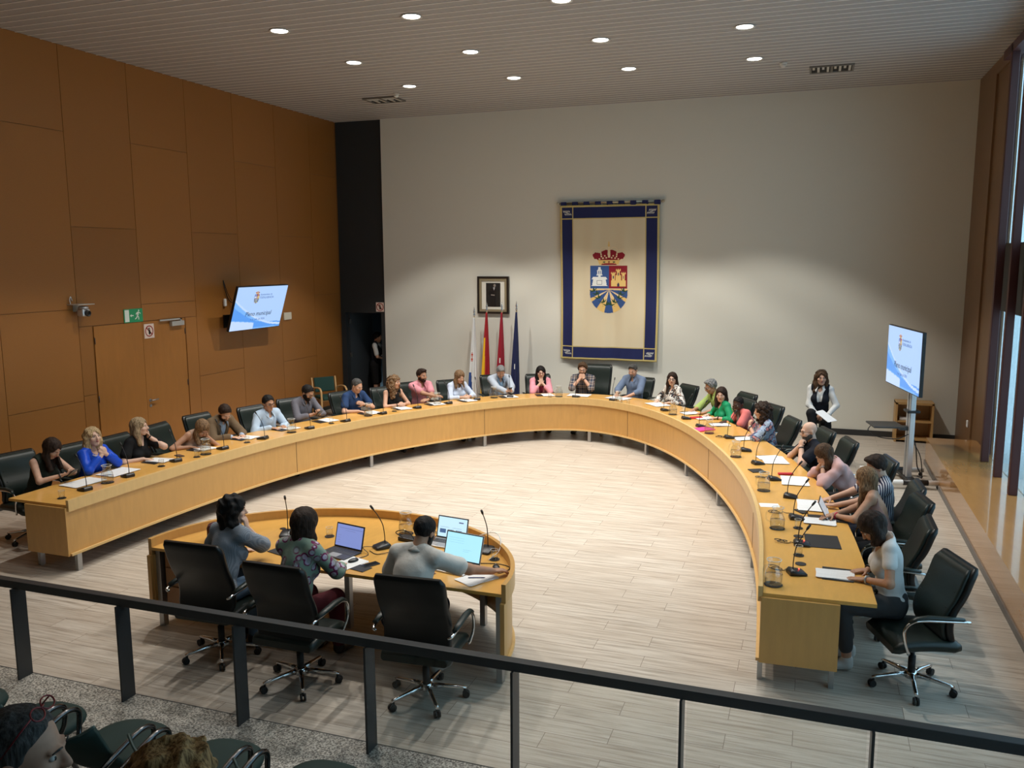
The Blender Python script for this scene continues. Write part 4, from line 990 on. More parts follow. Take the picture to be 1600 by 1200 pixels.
phone(-3.48, 6.17, TOPZ, -.5, 'black phone on the clerks desk edge beside the computer mouse')
# --- tablet with keyboard folio
tb_ = thing('tablet_with_keyboard', 'black tablet standing in a keyboard folio before the bare-shoulder woman', 'tablet', (.25, 8.86, TOPZ), R(86))
b = bm_new(); rbox(b, -.14, .14, -.19, 0, 0, .01, .003); kb = obj('keyboard', b, BLACK, tb_)
b = bm_new()
for r_ in range(5):
    for c_ in range(13): box(b, -.125+c_*.0195, -.125+c_*.0195+.016, -.10+r_*.018, -.086+r_*.018, .010, .012)
kk = obj('keys', b, mat('dark_keys', (.06, .06, .065), .5), kb)
Mt = Matrix.Translation((0, .005, .008)) @ Matrix.Rotation(R(62), 4, 'X')
b = bm_new(); rbox(b, -.14, .14, 0, .2, -.008, 0, .003, Mt); sc_ = obj('display', b, BLACK, tb_)
b = bm_new(); box(b, -.13, .13, .01, .19, .0, .0006, Mt); obj('screen', b, mat('tablet_glow', (.2, .2, .2), .3, emit=srgb(210, 220, 230), es=.6), sc_)
# --- clerks' laptops
def laptop(x, y, a, w, d, hh, body, scr, label, open_=104):
    t = thing('laptop', label, 'laptop', (x, y, TOPZ), R(a), 'laptops on the clerks desk')
    b = bm_new(); rbox(b, -w/2, w/2, -d, 0, 0, .014, .004); kb = obj('keyboard_base', b, body, t)
    b = bm_new()
    nc = 14
    for r_ in range(5):
        for c_ in range(nc): cw = (w-.05)/nc; box(b, -w/2+.025+c_*cw, -w/2+.025+c_*cw+cw*.84, -.045-r_*.019, -.030-r_*.019, .014, .016)
    obj('keys', b, MATS['dark_keys'], kb)
    b = bm_new(); box(b, -.055, .055, -d+.015, -.13, .014, .0145); obj('touchpad', b, mat('touchpad_grey', (.3, .3, .31), .4), kb)
    M = Matrix.Translation((0, .0, .012)) @ Matrix.Rotation(R(180-open_), 4, 'X')
    b = bm_new(); rbox(b, -w/2, w/2, 0, hh, -.008, 0, .003, M); ld = obj('lid', b, body if body is not MATS.get('laptop_silver') else body, t)
    b = bm_new(); box(b, -w/2+.006, w/2-.006, .006, hh-.006, 0, .0006, M); bz = obj('bezel', b, BLACK, ld)
    b = bm_new(); box(b, -w/2+.012, w/2-.012, .016, hh-.012, .0006, .001, M); s_ = obj('screen', b, scr, ld)
    def lines(specs, m, nm='screen_text'):
        b = bm_new()
        for (x0, x1, y0, y1) in specs: box(b, -w/2+x0*w, -w/2+x1*w, y0*hh, y1*hh, .001, .0014, M)
        obj(nm, b, m, s_)
    return t, lines
LS = mat('laptop_silver', (.55, .55, .56), .35, .6)
T1_, ln = laptop(-3.86, 6.44, -12, .33, .23, .22, mat('laptop_graphite', (.05, .05, .055), .4, .3), mat('laptop_glow_blue', (.1, .1, .12), .3, emit=srgb(126, 142, 204), es=1.0), 'dark laptop with a blue-violet page before the floral-blouse woman')
ln([(.12, .95, .80, .81)]+[(.34, .7, .72, .727)]+[(.10, .2, .5-.1*k, .507-.1*k) for k in range(4)], mat('screen_ink', (.1, .1, .1), .5, emit=srgb(84, 92, 150), es=.8))
T2_, ln = laptop(-2.76, 6.46, -10, .38, .26, .25, LS, mat('laptop_glow_cyan', (.1, .1, .12), .3, emit=srgb(168, 226, 240), es=1.15), 'wide silver laptop with pale cyan screen before the polo-shirt man', 108)
ln([(.08, .5, .78-.08*k, .784-.08*k) for k in range(3)]+[(.5, .72, .42, .425), (.5, .66, .36, .365)], mat('screen_ink2', (.1, .1, .1), .5, emit=srgb(110, 168, 190), es=.8))
T3_, ln = laptop(-3.08, 6.98, -8, .33, .22, .21, LS, mat('laptop_glow_white', (.1, .1, .12), .3, emit=srgb(196, 232, 246), es=1.1), 'smaller laptop standing behind the wide one by the curved rim')
ln([(.1, .3, .24, .42), (.36, .56, .24, .42), (.62, .82, .24, .42)], mat('screen_photo', (.1, .1, .1), .5, emit=srgb(70, 110, 160), es=.8), 'screen_pictures'); ln([(.7, .85, .75, .8), (.1, .4, .5, .51), (.5, .8, .5, .51)], MATS['screen_ink'])
def mouse(x, y, a, label):
    t = thing('computer_mouse', label, 'computer mouse', (x, y, TOPZ), a, 'computer mice'); b = bm_new(); ball(b, (0, 0, .012), (.031, .053, .02), 16, 10)
    for v in b.verts: v.co.z = max(v.co.z, 0)
    o = obj('body', b, BLACK, t); b = bm_new(); lathe(b, [(.008, -.003), (.008, .003)], 12, Matrix.Translation((0, .03, .028)) @ Matrix.Rotation(R(90), 4, 'Y')); obj('wheel', b, STEEL, t)
mouse(-3.66, 6.19, -.4, 'black computer mouse on white paper beside the dark laptop')
mouse(-2.43, 6.44, .5, 'black computer mouse right of the wide silver laptop')
put(P0, False, -3.68, 6.13, TOPZ+.0005, R(-20), 'white papers under the mouse of the floral-blouse woman', 'documents on the tables')
put(F0, False, -3.56, 6.08, TOPZ-.0055+.0055, R(-14), 'black notepad at the desk edge beside the floral-blouse woman', 'black document folders').scale = (.8, .5, .8)
put(P0, False, -2.50, 6.17, TOPZ+.0005, R(-30), 'written note paper under the arm of the polo-shirt man', 'documents on the tables')
b = bm_new(); tube(b, [(-.07, 0, .004), (.06, 0, .004), (.072, 0, .004)], [.004, .004, .001], 8); o = obj('pen', b, mat('blue_pen', (.02, .03, .15), .4)); o.location = (-2.50, 6.17, TOPZ+.006); o.rotation_euler.z = .35; tag(o, 'dark blue pen lying on the note paper beside the wide laptop', 'pen')
b = bm_new(); rbox(b, -.09, .09, -.05, .05, 0, .035, .006); o = obj('connector_box', b, BLACK); o.location = (-3.46, 6.86, TOPZ); o.rotation_euler.z = -.2; tag(o, 'black connector box among cables behind the two laptops', 'connector box')
def cable(P, label, r=.0035, m=None):
    b = bm_new(); tube(b, smooth_path([(x, y, z) for x, y, z in P], 6), r, 6); tag(obj('desk_cable', b, m or BLACK), label, 'cable', 'cables on the clerks desk')
z_ = TOPZ+.004
cable([(-3.5, 6.84, z_+.02), (-3.55, 6.78, z_+.09), (-3.42, 6.72, z_+.14), (-3.36, 6.76, z_+.06), (-3.34, 6.7, z_)], 'thick black cable arching over the connector box', .005)
cable([(-3.66, 6.48, z_), (-3.55, 6.42, z_), (-3.42, 6.5, z_+.01), (-3.3, 6.42, z_), (-3.2, 6.5, z_), (-3.36, 6.6, z_)], 'black cable snaking between the dark laptop and the polo-shirt man')
cable([(-3.52, 6.70, z_), (-3.4, 6.62, z_+.01), (-3.3, 6.55, z_), (-3.38, 6.3, z_), (-3.3, 6.14, z_), (-3.22, 6.2, z_)], 'black cable hanging toward the desk edge beside the polo-shirt man')
cable([(-3.7, 6.2, z_), (-3.62, 6.38, z_+.0), (-3.72, 6.47, z_+.03), (-3.62, 6.6, z_)], 'thin mouse cable running behind the dark laptop')
cable([(-2.62, 6.5, z_), (-2.44, 6.54, z_), (-2.32, 6.48, z_), (-2.36, 6.34, z_), (-2.46, 6.40, z_)], 'thin black cable curling at the right end of the desk')
cable([(-2.9, 6.98, z_+.03), (-2.7, 7.03, z_+.1), (-2.56, 6.88, z_+.12), (-2.52, 6.76, z_+.04), (-2.56, 6.6, z_)], 'white cable arching behind the wide laptop', .004, PAPER)
b = bm_new(); rbox(b, -.16, .16, -.07, .07, 0, .18, .05); hb_ = tag(obj('handbag', b, mat('maroon_bag', srgb(70, 26, 30), .6)), 'dark maroon bag on the clerks desk beside the grey-check-shirt woman', 'bag'); hb_.location = (-5.08, 6.30, TOPZ); hb_.rotation_euler.z = .4
b = bm_new(); rbox(b, -.13, .13, -.09, .09, 0, .006, .002); o = obj('document_folder', b, MATS['black_leatherette']); o.location = (-4.38, 6.22, TOPZ); o.rotation_euler.z = -.3; tag(o, 'small black notebook between the two women at the clerks desk', 'folder')
b = bm_new(); lathe(b, [(.026, 0), (.03, .003), (.026, .005)], 18); o = obj('cable_grommet', b, BLACK); o.location = (-4.78, 6.78, TOPZ); tag(o, 'small round black cable cover set in the desk near the rim', 'cable cover')
# ================================================================== people: bodies grown as one surface from a distance field
V3 = lambda *a: np.array(a, float)
def unit(v): v = np.asarray(v, float); return v/(np.linalg.norm(v)+1e-12)
class Field:
    def __init__(s, lo, hi, h):
        s.lo = np.asarray(lo, float); s.h = h; s.n = np.ceil((np.asarray(hi)-s.lo)/h).astype(int)+1
        s.F = np.full(s.n, .2, np.float32)
        s.ax = [(s.lo[i]+np.arange(s.n[i])*h).astype(np.float32) for i in range(3)]
    def sl(s, lo, hi):
        a = np.maximum(np.floor((np.asarray(lo)-s.lo)/s.h).astype(int), 0); b = np.minimum(np.ceil((np.asarray(hi)-s.lo)/s.h).astype(int)+1, s.n)
        if (b <= a).any(): return None
        return tuple(slice(x, y) for x, y in zip(a, b))
    def xyz(s, q): return s.ax[0][q[0]][:, None, None], s.ax[1][q[1]][None, :, None], s.ax[2][q[2]][None, None, :]
    def put(s, q, d, k, mode='u'):
        F = s.F[q]
        if mode == 'u':
            if k > 0:
                t = np.clip(.5+.5*(F-d)/k, 0, 1); s.F[q] = F*(1-t)+d*t-k*t*(1-t)
            else: s.F[q] = np.minimum(F, d)
        else:                                      # subtract, smooth
            if k > 0:
                t = np.clip(.5-.5*(F+d)/k, 0, 1); s.F[q] = F*(1-t)-d*t+k*t*(1-t)
            else: s.F[q] = np.maximum(F, -d)
    def cap(s, a, b, ra, rb, k=.02, mode='u', grow=0):
        a, b = np.asarray(a, float), np.asarray(b, float); ra += grow; rb += grow; R_ = max(ra, rb)+k+2*s.h
        q = s.sl(np.minimum(a, b)-R_, np.maximum(a, b)+R_)
        if q is None: return
        x, y, z = s.xyz(q); d = b-a; L2 = float(d@d)+1e-9
        px, py, pz = x-a[0], y-a[1], z-a[2]; t = np.clip((px*d[0]+py*d[1]+pz*d[2])/L2, 0, 1)
        D = np.sqrt((px-d[0]*t)**2+(py-d[1]*t)**2+(pz-d[2]*t)**2)-(ra+(rb-ra)*t)
        s.put(q, D.astype(np.float32), k, mode)
    def ell(s, c, A, r, k=.02, mode='u', grow=0):
        """ellipsoid, A = rows of the local axes"""
        c = np.asarray(c, float); r = np.asarray(r, float)+grow; R_ = r.max()+k+2*s.h; q = s.sl(c-R_, c+R_)
        if q is None: return
        x, y, z = s.xyz(q); p = [x-c[0], y-c[1], z-c[2]]; u = [(p[0]*A[i][0]+p[1]*A[i][1]+p[2]*A[i][2]) for i in range(3)]
        k0 = np.sqrt((u[0]/r[0])**2+(u[1]/r[1])**2+(u[2]/r[2])**2)+1e-6; k1 = np.sqrt((u[0]/r[0]**2)**2+(u[1]/r[1]**2)**2+(u[2]/r[2]**2)**2)+1e-6
        s.put(q, (k0*(k0-1)/k1).astype(np.float32), k, mode)
    def cut(s, c, n):                              # keep the side where (p-c).n < 0
        x, y, z = s.xyz((slice(None),)*3); n = unit(n)
        s.F = np.maximum(s.F, ((x-c[0])*n[0]+(y-c[1])*n[1]+(z-c[2])*n[2]).astype(np.float32))
    def local(s, c, A):
        x, y, z = s.xyz((slice(None),)*3); p = [x-c[0], y-c[1], z-c[2]]
        return [(p[0]*A[i][0]+p[1]*A[i][1]+p[2]*A[i][2]) for i in range(3)]
    def wob(s, amp, fr, ph=0, st=(1, 1, 1)):
        x, y, z = s.xyz((slice(None),)*3)
        s.F = s.F+(amp*(np.sin(fr*st[0]*x+ph+2*np.sin(fr*.6*z))*np.sin(fr*st[1]*y+ph*2)+.7*np.sin(fr*st[2]*z*1.3+ph+1.5*np.sin(fr*.8*x))*np.sin(fr*.9*y+1))).astype(np.float32)
    def mesh(s):
        F = s.F; I = F < 0
        if not I.any(): return None
        I[0] = I[-1] = False; I[:, 0] = I[:, -1] = False; I[:, :, 0] = I[:, :, -1] = False
        F = np.where(I, np.minimum(F, -1e-5), np.maximum(F, 1e-5))
        c = [I[i:I.shape[0]-1+i, j:I.shape[1]-1+j, k:I.shape[2]-1+k] for i in (0, 1) for j in (0, 1) for k in (0, 1)]
        n = sum(a.astype(np.int8) for a in c); act = (n > 0) & (n < 8); idx = np.argwhere(act); ids = np.full(act.shape, -1, np.int32); ids[act] = np.arange(len(idx))
        off = np.array([(i, j, k) for i in (0, 1) for j in (0, 1) for k in (0, 1)])
        val = np.stack([F[idx[:, 0]+o[0], idx[:, 1]+o[1], idx[:, 2]+o[2]] for o in off], 1)
        P = np.zeros((len(idx), 3)); C = np.zeros(len(idx))
        for a in range(8):
            for b_ in range(a+1, 8):
                if np.abs(off[a]-off[b_]).sum() == 1:
                    m = (val[:, a] < 0) != (val[:, b_] < 0); t = val[m, a]/(val[m, a]-val[m, b_])
                    P[m] += off[a]+(off[b_]-off[a])*t[:, None]; C[m] += 1
        P = s.lo+(idx+P/C[:, None])*s.h; Q = []
        for axn in range(3):
            sh = [slice(None)]*3; sh2 = [slice(None)]*3; sh[axn] = slice(0, -1); sh2[axn] = slice(1, None)
            A_, B_ = I[tuple(sh)], I[tuple(sh2)]; e = np.argwhere(A_ != B_); u, v = [(1, 2), (2, 0), (0, 1)][axn]
            e = e[(e[:, u] > 0) & (e[:, v] > 0)]
            fl = A_[e[:, 0], e[:, 1], e[:, 2]]
            du = np.zeros(3, int); du[u] = 1; dv = np.zeros(3, int); dv[v] = 1
            g = lambda w: ids[w[:, 0], w[:, 1], w[:, 2]]
            qd = np.stack([g(e-du-dv), g(e-dv), g(e), g(e-du)], 1); qd[~fl] = qd[~fl][:, ::-1]; Q.append(qd)
        return P, np.concatenate(Q)
def sdf_obj(name, f, m, parent, relax=1):
    r = f.mesh()
    if r is None: return None
    P, Q = r
    for _ in range(relax):
        S_ = np.zeros_like(P); n = np.zeros(len(P))
        for a, b_ in ((0, 1), (1, 2), (2, 3), (3, 0)):
            np.add.at(S_, Q[:, a], P[Q[:, b_]]); np.add.at(S_, Q[:, b_], P[Q[:, a]]); np.add.at(n, Q[:, a], 1); np.add.at(n, Q[:, b_], 1)
        P = .5*P+.5*S_/n[:, None]
    me = bpy.data.meshes.new(name); me.vertices.add(len(P)); me.vertices.foreach_set('co', P.astype(np.float32).ravel())
    me.loops.add(len(Q)*4); me.loops.foreach_set('vertex_index', Q.astype(np.int32).ravel()); me.polygons.add(len(Q))
    me.polygons.foreach_set('loop_start', np.arange(0, len(Q)*4, 4, dtype=np.int32)); me.polygons.foreach_set('use_smooth', np.ones(len(Q), bool))
    me.update(calc_edges=True); me.materials.append(m)
    o = bpy.data.objects.new(name, me); COL.objects.link(o); o.parent = parent; return o
def bounds(items, pad):
    lo = np.min([np.minimum(a, b_)-r for a, b_, r in items], 0)-pad; hi = np.max([np.maximum(a, b_)+r for a, b_, r in items], 0)+pad; return lo, hi

# ---- cloth, hair and skin materials
def cloth_mat(name, c, rough=.85, kind=None, c2=None, c3=None, sc=1):
    if name in MATS: return MATS[name]
    m = mat(name, c, rough, spec=.2)
    if kind == 'stripes':
        N, L, b = NT(m); w_ = N.new('ShaderNodeTexWave'); w_.inputs['Scale'].default_value = 14*sc; w_.bands_direction = 'Y'; L.new(coords(m), w_.inputs['Vector'])
        basecol(m, ramp(m, w_.outputs['Fac'], [(.45, c), (.5, c2)]))
    elif kind == 'check':
        N, L, b = NT(m); o = []
        for d in ('X', 'Z'):
            w_ = N.new('ShaderNodeTexWave'); w_.inputs['Scale'].default_value = 22*sc; w_.bands_direction = d; L.new(coords(m), w_.inputs['Vector']); o.append(ramp(m, w_.outputs['Fac'], [(.35, (0, 0, 0)), (.65, (1, 1, 1))]))
        a = mixc(m, o[0], c, c2); basecol(m, mixc(m, o[1], a, c2 if not c3 else c3) if c3 else mixc(m, .5, a, mixc(m, o[1], c, c2)))
    elif kind == 'plaid':
        N, L, b = NT(m); o = []
        for d in ('X', 'Z'):
            w_ = N.new('ShaderNodeTexWave'); w_.inputs['Scale'].default_value = 3.4*sc; w_.bands_direction = d; L.new(coords(m), w_.inputs['Vector']); o.append(ramp(m, w_.outputs['Fac'], [(.0, c), (.45, c), (.5, c2), (.78, c2), (.82, c3), (.9, c)], 'CONSTANT'))
        basecol(m, mixc(m, .5, o[0], o[1]))
    elif kind == 'floral':
        N, L, b = NT(m); v = N.new('ShaderNodeTexVoronoi'); v.inputs['Scale'].default_value = 15*sc; L.new(coords(m), v.inputs['Vector'])
        a = ramp(m, v.outputs['Distance'], [(.0, c3), (.28, c3), (.34, c2), (.46, c2), (.52, c)], 'CONSTANT')
        n = ramp(m, noise(m, coords(m), 16*sc, 2), [(.48, (0, 0, 0)), (.52, (1, 1, 1))]); basecol(m, mixc(m, mixh(m, n), a, c))
    elif kind == 'blotch':
        n = noise(m, coords(m), 9*sc, 3, .6); basecol(m, ramp(m, n, [(.0, c), (.46, c), (.50, c2), (.56, c3), (.60, c)], 'CONSTANT'))
    bump(m, noise(m, coords(m), 30, 3), .25, .01)
    return m
def hair_mat(name, c, c2=None):
    if name in MATS: return MATS[name]
    m = mat(name, c, .62, spec=.18); n = noise(m, coords(m, (1, 1, .12)), 110, 3, .6); c2 = c2 or k3(c, 2.2)
    basecol(m, ramp(m, n, [(.38, k3(c, .7)), (.62, c2)])); bump(m, n, .5, .01); return m
HAIR = dict(black=((.006, .005, .005), (.014, .012, .011)), dark=((.018, .010, .007), (.04, .022, .014)), brown=((.05, .026, .013), (.10, .055, .028)), lbrown=((.11, .06, .03), (.26, .16, .085)), blonde=((.30, .19, .085), (.55, .40, .22)), dblonde=((.16, .105, .05), (.42, .31, .19)), grey=((.15, .15, .15), (.24, .24, .24)), dgrey=((.05, .048, .045), (.09, .088, .085)), curlgold=((.20, .10, .035), (.44, .25, .10)))
def skin_mat(name, c):
    m = mat('skin_'+name, c, .55, spec=.3); n = noise(m, coords(m), 25, 3); basecol(m, ramp(m, n, [(.3, k3(c, .92)), (.7, k3(c, 1.06))])); return m
SKIN = dict(light=(.56, .33, .23), fair=(.62, .40, .30), tan=(.42, .23, .145), dark=(.062, .030, .020))

def two_bone(Sh, W, a, b_, pole):
    Sh, W = np.asarray(Sh), np.asarray(W); d = W-Sh; L = np.linalg.norm(d)
    if L > (a+b_)*.985: W = Sh+d/L*(a+b_)*.985; d = W-Sh; L = np.linalg.norm(d)
    u = d/L; x = (a*a-b_*b_+L*L)/(2*L); h = math.sqrt(max(a*a-x*x, 0)); p = np.asarray(pole, float); p = unit(p-u*(p@u)); return Sh+u*x+p*h, W
def hand_prims(W, d, n, side, curl, sc, spread=.12):
    """palm + five bent fingers; d = along the hand, n = palm normal (towards what it holds), side = towards the thumb"""
    d = unit(d); n = unit(n-d*(n@d)); t = unit(np.cross(d, n)); t = t if t@side > 0 else -t; out = []
    out.append(('p', W+d*.045*sc, (t, d, n), V3(.039, .050, .015)*sc))
    for k, (o, l, fw) in enumerate(((.029, .068, .0), (.010, .076, .006), (-.010, .070, .003), (-.028, .055, -.006))):
        b0 = W+d*(.084+fw)*sc+t*o*sc; c1 = curl*(.85+.1*k); dd = unit(d*math.cos(c1)+n*math.sin(c1)+t*spread*o*20*(1-min(1, curl)))
        c2 = curl*2.0*(.9+.05*k); d2 = unit(d*math.cos(c2)+n*math.sin(c2)); c3 = min(curl*2.7, 2.9); d3 = unit(d*math.cos(c3)+n*math.sin(c3))
        p1 = b0+dd*l*.48*sc; p2 = p1+d2*l*.32*sc; p3 = p2+d3*l*.24*sc
        out += [('f', b0-d*.012*sc, p1, .0092*sc, .0085*sc), ('f', p1, p2, .0085*sc, .0078*sc), ('f', p2, p3, .0078*sc, .0068*sc)]
    b0 = W+d*.022*sc+t*.028*sc; td = unit(d*.65+t*.75+n*.35); p1 = b0+td*.042*sc; p2 = p1+unit(d*.85+t*.25+n*(.3+.5*curl))*.034*sc
    out += [('f', b0, p1, .0125*sc, .0105*sc), ('f', p1, p2, .0105*sc, .0085*sc)]
    return out

PEOPLE = []
def person(name_label, world, ang, P):
    """P: everything about the figure, in a frame with +Y where the chest faces, +X to the person's right, Z up from the floor"""
    t = thing('person', name_label, 'person', (world[0], world[1], P.get('floor', 0)), ang, P.get('group'))
    fem = P.get('fem', False); sc = P.get('scale', .96 if fem else 1.0); h = P.get('res', .010); rs = random.Random(len(name_label)*7+int(world[0]*100))
    pz, L, sl = P['pz'], P['lean'], P.get('side', 0.)
    tl = P.get('tl', 1.)
    U = unit(V3(math.sin(sl), math.sin(L), math.cos(L)*math.cos(sl))); X = unit(np.cross(V3(math.sin(P.get('twist', 0.)), math.cos(P.get('twist', 0.)), 0), U)); Fw = np.cross(U, X); A = (X, Fw, U)
    pel = V3(0, 0, pz)
    at = lambda x, f, u: pel+X*x+Fw*f+U*(u*tl)
    wid = (.148 if fem else .176)*P.get('wide', 1)
    sh = {s: at(s*wid, -.005, .455) for s in (-1, 1)}; nb_ = at(0, -.01, .47)
    hp, hy, hr = R(P.get('hp', 0)), R(P.get('hy', 0)), R(P.get('hr', 0))
    HM = Matrix.Rotation(hy, 3, 'Z') @ Matrix.Rotation(-hp, 3, 'X') @ Matrix.Rotation(hr, 3, 'Y')
    HX, HY, HZ = [np.array(HM @ Vector(v)) for v in ((1, 0, 0), (0, 1, 0), (0, 0, 1))]; HA = (HX, HY, HZ)
    Hc = at(0, 0, .52)+HZ*.13+HY*.02; hs = P.get('hs', .98 if fem else 1.0)
    hd = lambda x, y, z: Hc+(HX*x+HY*y+HZ*z)*hs
    # arms
    arms = {}
    for s in (-1, 1):
        spec = P['arms'][0 if s < 0 else 1]; W0, dirn, nrm, curl, pole = spec(s, dict(at=at, hd=hd, sh=sh, P=P, Hc=Hc, HY=HY))
        E_, W_ = two_bone(sh[s], W0, .285*sc, .250*sc, pole)
        arms[s] = (E_, W_, hand_prims(W_, dirn, nrm, V3(-s, 0, .35) if P.get('thumb', 1) else V3(-s, 0, 0), curl, .97 if fem else 1.04))
    # legs
    legs = {}
    for s in (-1, 1):
        hip = pel+X*s*.09+V3(0, 0, -.02)
        kn, an = P.get('legs', {}).get(s, (None, None)) if P.get('legs') else (None, None)
        if kn is None:
            kn = V3(s*.12+rs.uniform(-.02, .03), .40*sc, pz-.035); an = V3(s*.11, .36+rs.uniform(-.12, .12), .085)
        else: kn, an = V3(*kn), V3(*an)
        toe = an+unit(V3(s*.15, 1, -.12))*.16; toe[2] = min(toe[2], .035) if an[2] < .12 else toe[2]; legs[s] = (hip, kn, an, toe)
    pts = [(pel, pel, .2), (Hc, Hc, .17), (sh[1], sh[-1], .1)]
    for s in (-1, 1): pts += [(arms[s][0], arms[s][1], .1), (arms[s][1], arms[s][1], .2), (legs[s][0], legs[s][1], .12), (legs[s][2], legs[s][3], .09)]
    lo, hi = bounds(pts, .02)
    fat = P.get('fat', 0.)
    def torso(f, g=0., k=.035):
        f.ell(at(0, 0, .0), A, (.165+fat, .115+fat, .12), k, grow=g)
        f.ell(at(0, .005+fat*.5, .16), A, (.138+fat+(0 if not fem else -.012), .098+fat*1.2, .17), k, grow=g)
        f.ell(at(0, 0, .33), A, (wid*.82+.005, .102+fat*.5, .165), k, grow=g)
        f.cap(at(-wid*.8, -.005, .435), at(wid*.8, -.005, .435), .050, .050, k, grow=g)
        if fem:
            for s in (-1, 1): f.ell(at(s*.072, .082, .30), A, (.062, .055, .065), .03, grow=g)
        for s in (-1, 1): f.cap(at(s*.035, -.015, .505), sh[s]+U*.012, .042, .045, .03, grow=g)
    def arm(f, s, upto=2., g=0., k=.02, flare=0.):
        E_, W_, _ = arms[s]; S0 = sh[s]; r0, r1, r2, r3 = [(x*(.86 if fem else 1)*P.get('armfat', 1)) for x in (.050, .042, .040, .0265)]
        u = min(upto, 1.); m_ = S0+(E_-S0)*u; f.cap(S0, m_, r0+g, r0+(r1-r0)*u+g+flare, k)
        if upto > 1:
            v = min(upto-1, 1.); f.cap(E_, E_+(W_-E_)*v, r2+g, r2+(r3-r2)*v+g+flare, k)
    # ---- body
    f = Field(lo, hi, h); torso(f)
    for s in (-1, 1): arm(f, s)
    f.cap(at(0, -.015, .47), hd(0, -.025, -.05), .056*(.86 if fem else 1), .054*(.86 if fem else 1), .025)
    for s in (-1, 1):
        hip, kn, an, toe = legs[s]; f.cap(hip, kn, .088+fat*.4, .060, .02); f.cap(kn, an, .058, .038, .02); f.cap(an-V3(0, 0, .03), toe, .038, .03, .02)
    # head: cranium, face, jaw, nose, brow, lips, ears, eye sockets
    f.ell(hd(0, -.018, .035), HA, (.076*hs, .094*hs, .085*hs), .02); f.ell(hd(0, .022, -.02), HA, (.063*hs, .070*hs, .085*hs), .02)
    f.cap(hd(0, .052, -.088), hd(0, .05, -.075), .026*hs, .032*hs, .025)
    for s in (-1, 1):
        f.cap(hd(s*.048, .0, -.055), hd(s*.018, .055, -.092), .022*hs, .02*hs, .02)
        f.ell(hd(s*.033, .100, .008), HA, (.017, .014, .011), .012, 'sub')
        f.ell(hd(s*.045, .062, -.022), HA, (.022, .022, .022), .02); f.ell(hd(s*.078, -.012, -.005), HA, (.010, .019, .031), .008)
        f.cap(hd(s*.012, .089, .027), hd(s*.042, .076, .027), .0075, .007, .01)
    f.cap(hd(0, .086, .018), hd(0, .110, -.022), .0075, .0115, .010); f.ell(hd(0, .100, -.026), HA, (.017, .012, .009), .008)
    f.ell(hd(0, .086, -.052), HA, (.023, .010, .0065), .008)
    hk = 0.004
    for s in (-1, 1):
        for pr in arms[s][2]:
            if pr[0] == 'p': f.ell(pr[1], pr[2], pr[3], .012)
            else: f.cap(pr[1], pr[2], max(pr[3], h*.8), max(pr[4], h*.75), hk)
    sk = skin_mat(P.get('skin', 'light'), SKIN[P.get('skin', 'light')])
    body = sdf_obj('body', f, sk, t)
    # ---- face details
    eyew = mat('eye_white', (.55, .53, .5), .3); iris = mat('iris_dark', (.02, .013, .01), .2); hc = HAIR[P.get('hair_col', 'dark')]; hm = hair_mat('hair_'+P.get('hair_col', 'dark'), *hc)
    Mh = Matrix(((HX[0], HY[0], HZ[0], Hc[0]), (HX[1], HY[1], HZ[1], Hc[1]), (HX[2], HY[2], HZ[2], Hc[2]), (0, 0, 0, 1))) @ Matrix.Scale(hs, 4)
    lookdn = P.get('closed', P.get('hp', 0) > 18)
    for s in (-1, 1):
        b = bm_new(); ball(b, (s*.032, .0775, .008), (.0135, .0095, .0055 if lookdn else .0075), 12, 8, 0, Mh); ball(b, (s*.032, .0845, .008-(.003 if lookdn else 0)), (.0062, .0042, .0035 if lookdn else .006), 10, 6, 1, Mh); obj('eye', b, [eyew, iris], t)
        b = bm_new(); tube(b, [Mh @ Vector(p) for p in ((s*.015, .0955, .0305), (s*.032, .093, .0335), (s*.048, .082, .027))], [.0026, .003, .0016], 6); obj('eyebrow', b, hm if P.get('hair_col') not in ('blonde', 'dblonde', 'curlgold') else hair_mat('hair_brown', *HAIR['brown']), t)
    b = bm_new(); ball(b, (0, .0925, -.0495), (.021, .0065, .0042), 12, 6, 0, Mh); ball(b, (0, .0915, -.0565), (.019, .0075, .0050), 12, 6, 0, Mh); obj('lips', b, mat('lips_'+('rose' if fem else 'plain'), (.33, .09, .08) if fem else k3(SKIN[P.get('skin', 'light')], .62) , .45), t)
    # ---- beard
    if P.get('beard'):
        bd = P['beard']; f = Field(Hc-.16, Hc+.16, max(.006, h*.75)); g = (.0035 if P.get('hair') == 'bald' else .006) if bd == 'short' else .010
        f.ell(hd(0, .022, -.02), HA, (.063*hs+g, .070*hs+g, .085*hs+g), .02); f.cap(hd(0, .052, -.088), hd(0, .05, -.075), .026*hs+g, .032*hs+g, .025)
        for s in (-1, 1): f.cap(hd(s*.05, .0, -.055), hd(s*.018, .055, -.092), .022*hs+g, .02*hs+g, .02)
        u = f.local(Hc, HA); z = u[2]; y = u[1]; x = np.abs(u[0])
        top = (-.042 if P.get('hair') == 'bald' else -.034)+np.where(x > .05, (x-.05)*1.6, 0)
        if bd == 'goatee': f.F = np.maximum(f.F, np.maximum(z+.036, x-.030))
        else: f.F = np.maximum(f.F, z-top)
        f.F = np.maximum(f.F, (-.02-y)); f.ell(hd(0, .100, -.053), HA, (.021, .014, .009), .004, 'sub')
        bc = P.get('beard_col', P.get('hair_col', 'dark')); sdf_obj('beard', f, hair_mat('hair_'+bc, *HAIR[bc]), t)
    # ---- hair
    hst = P.get('hair', 'short')
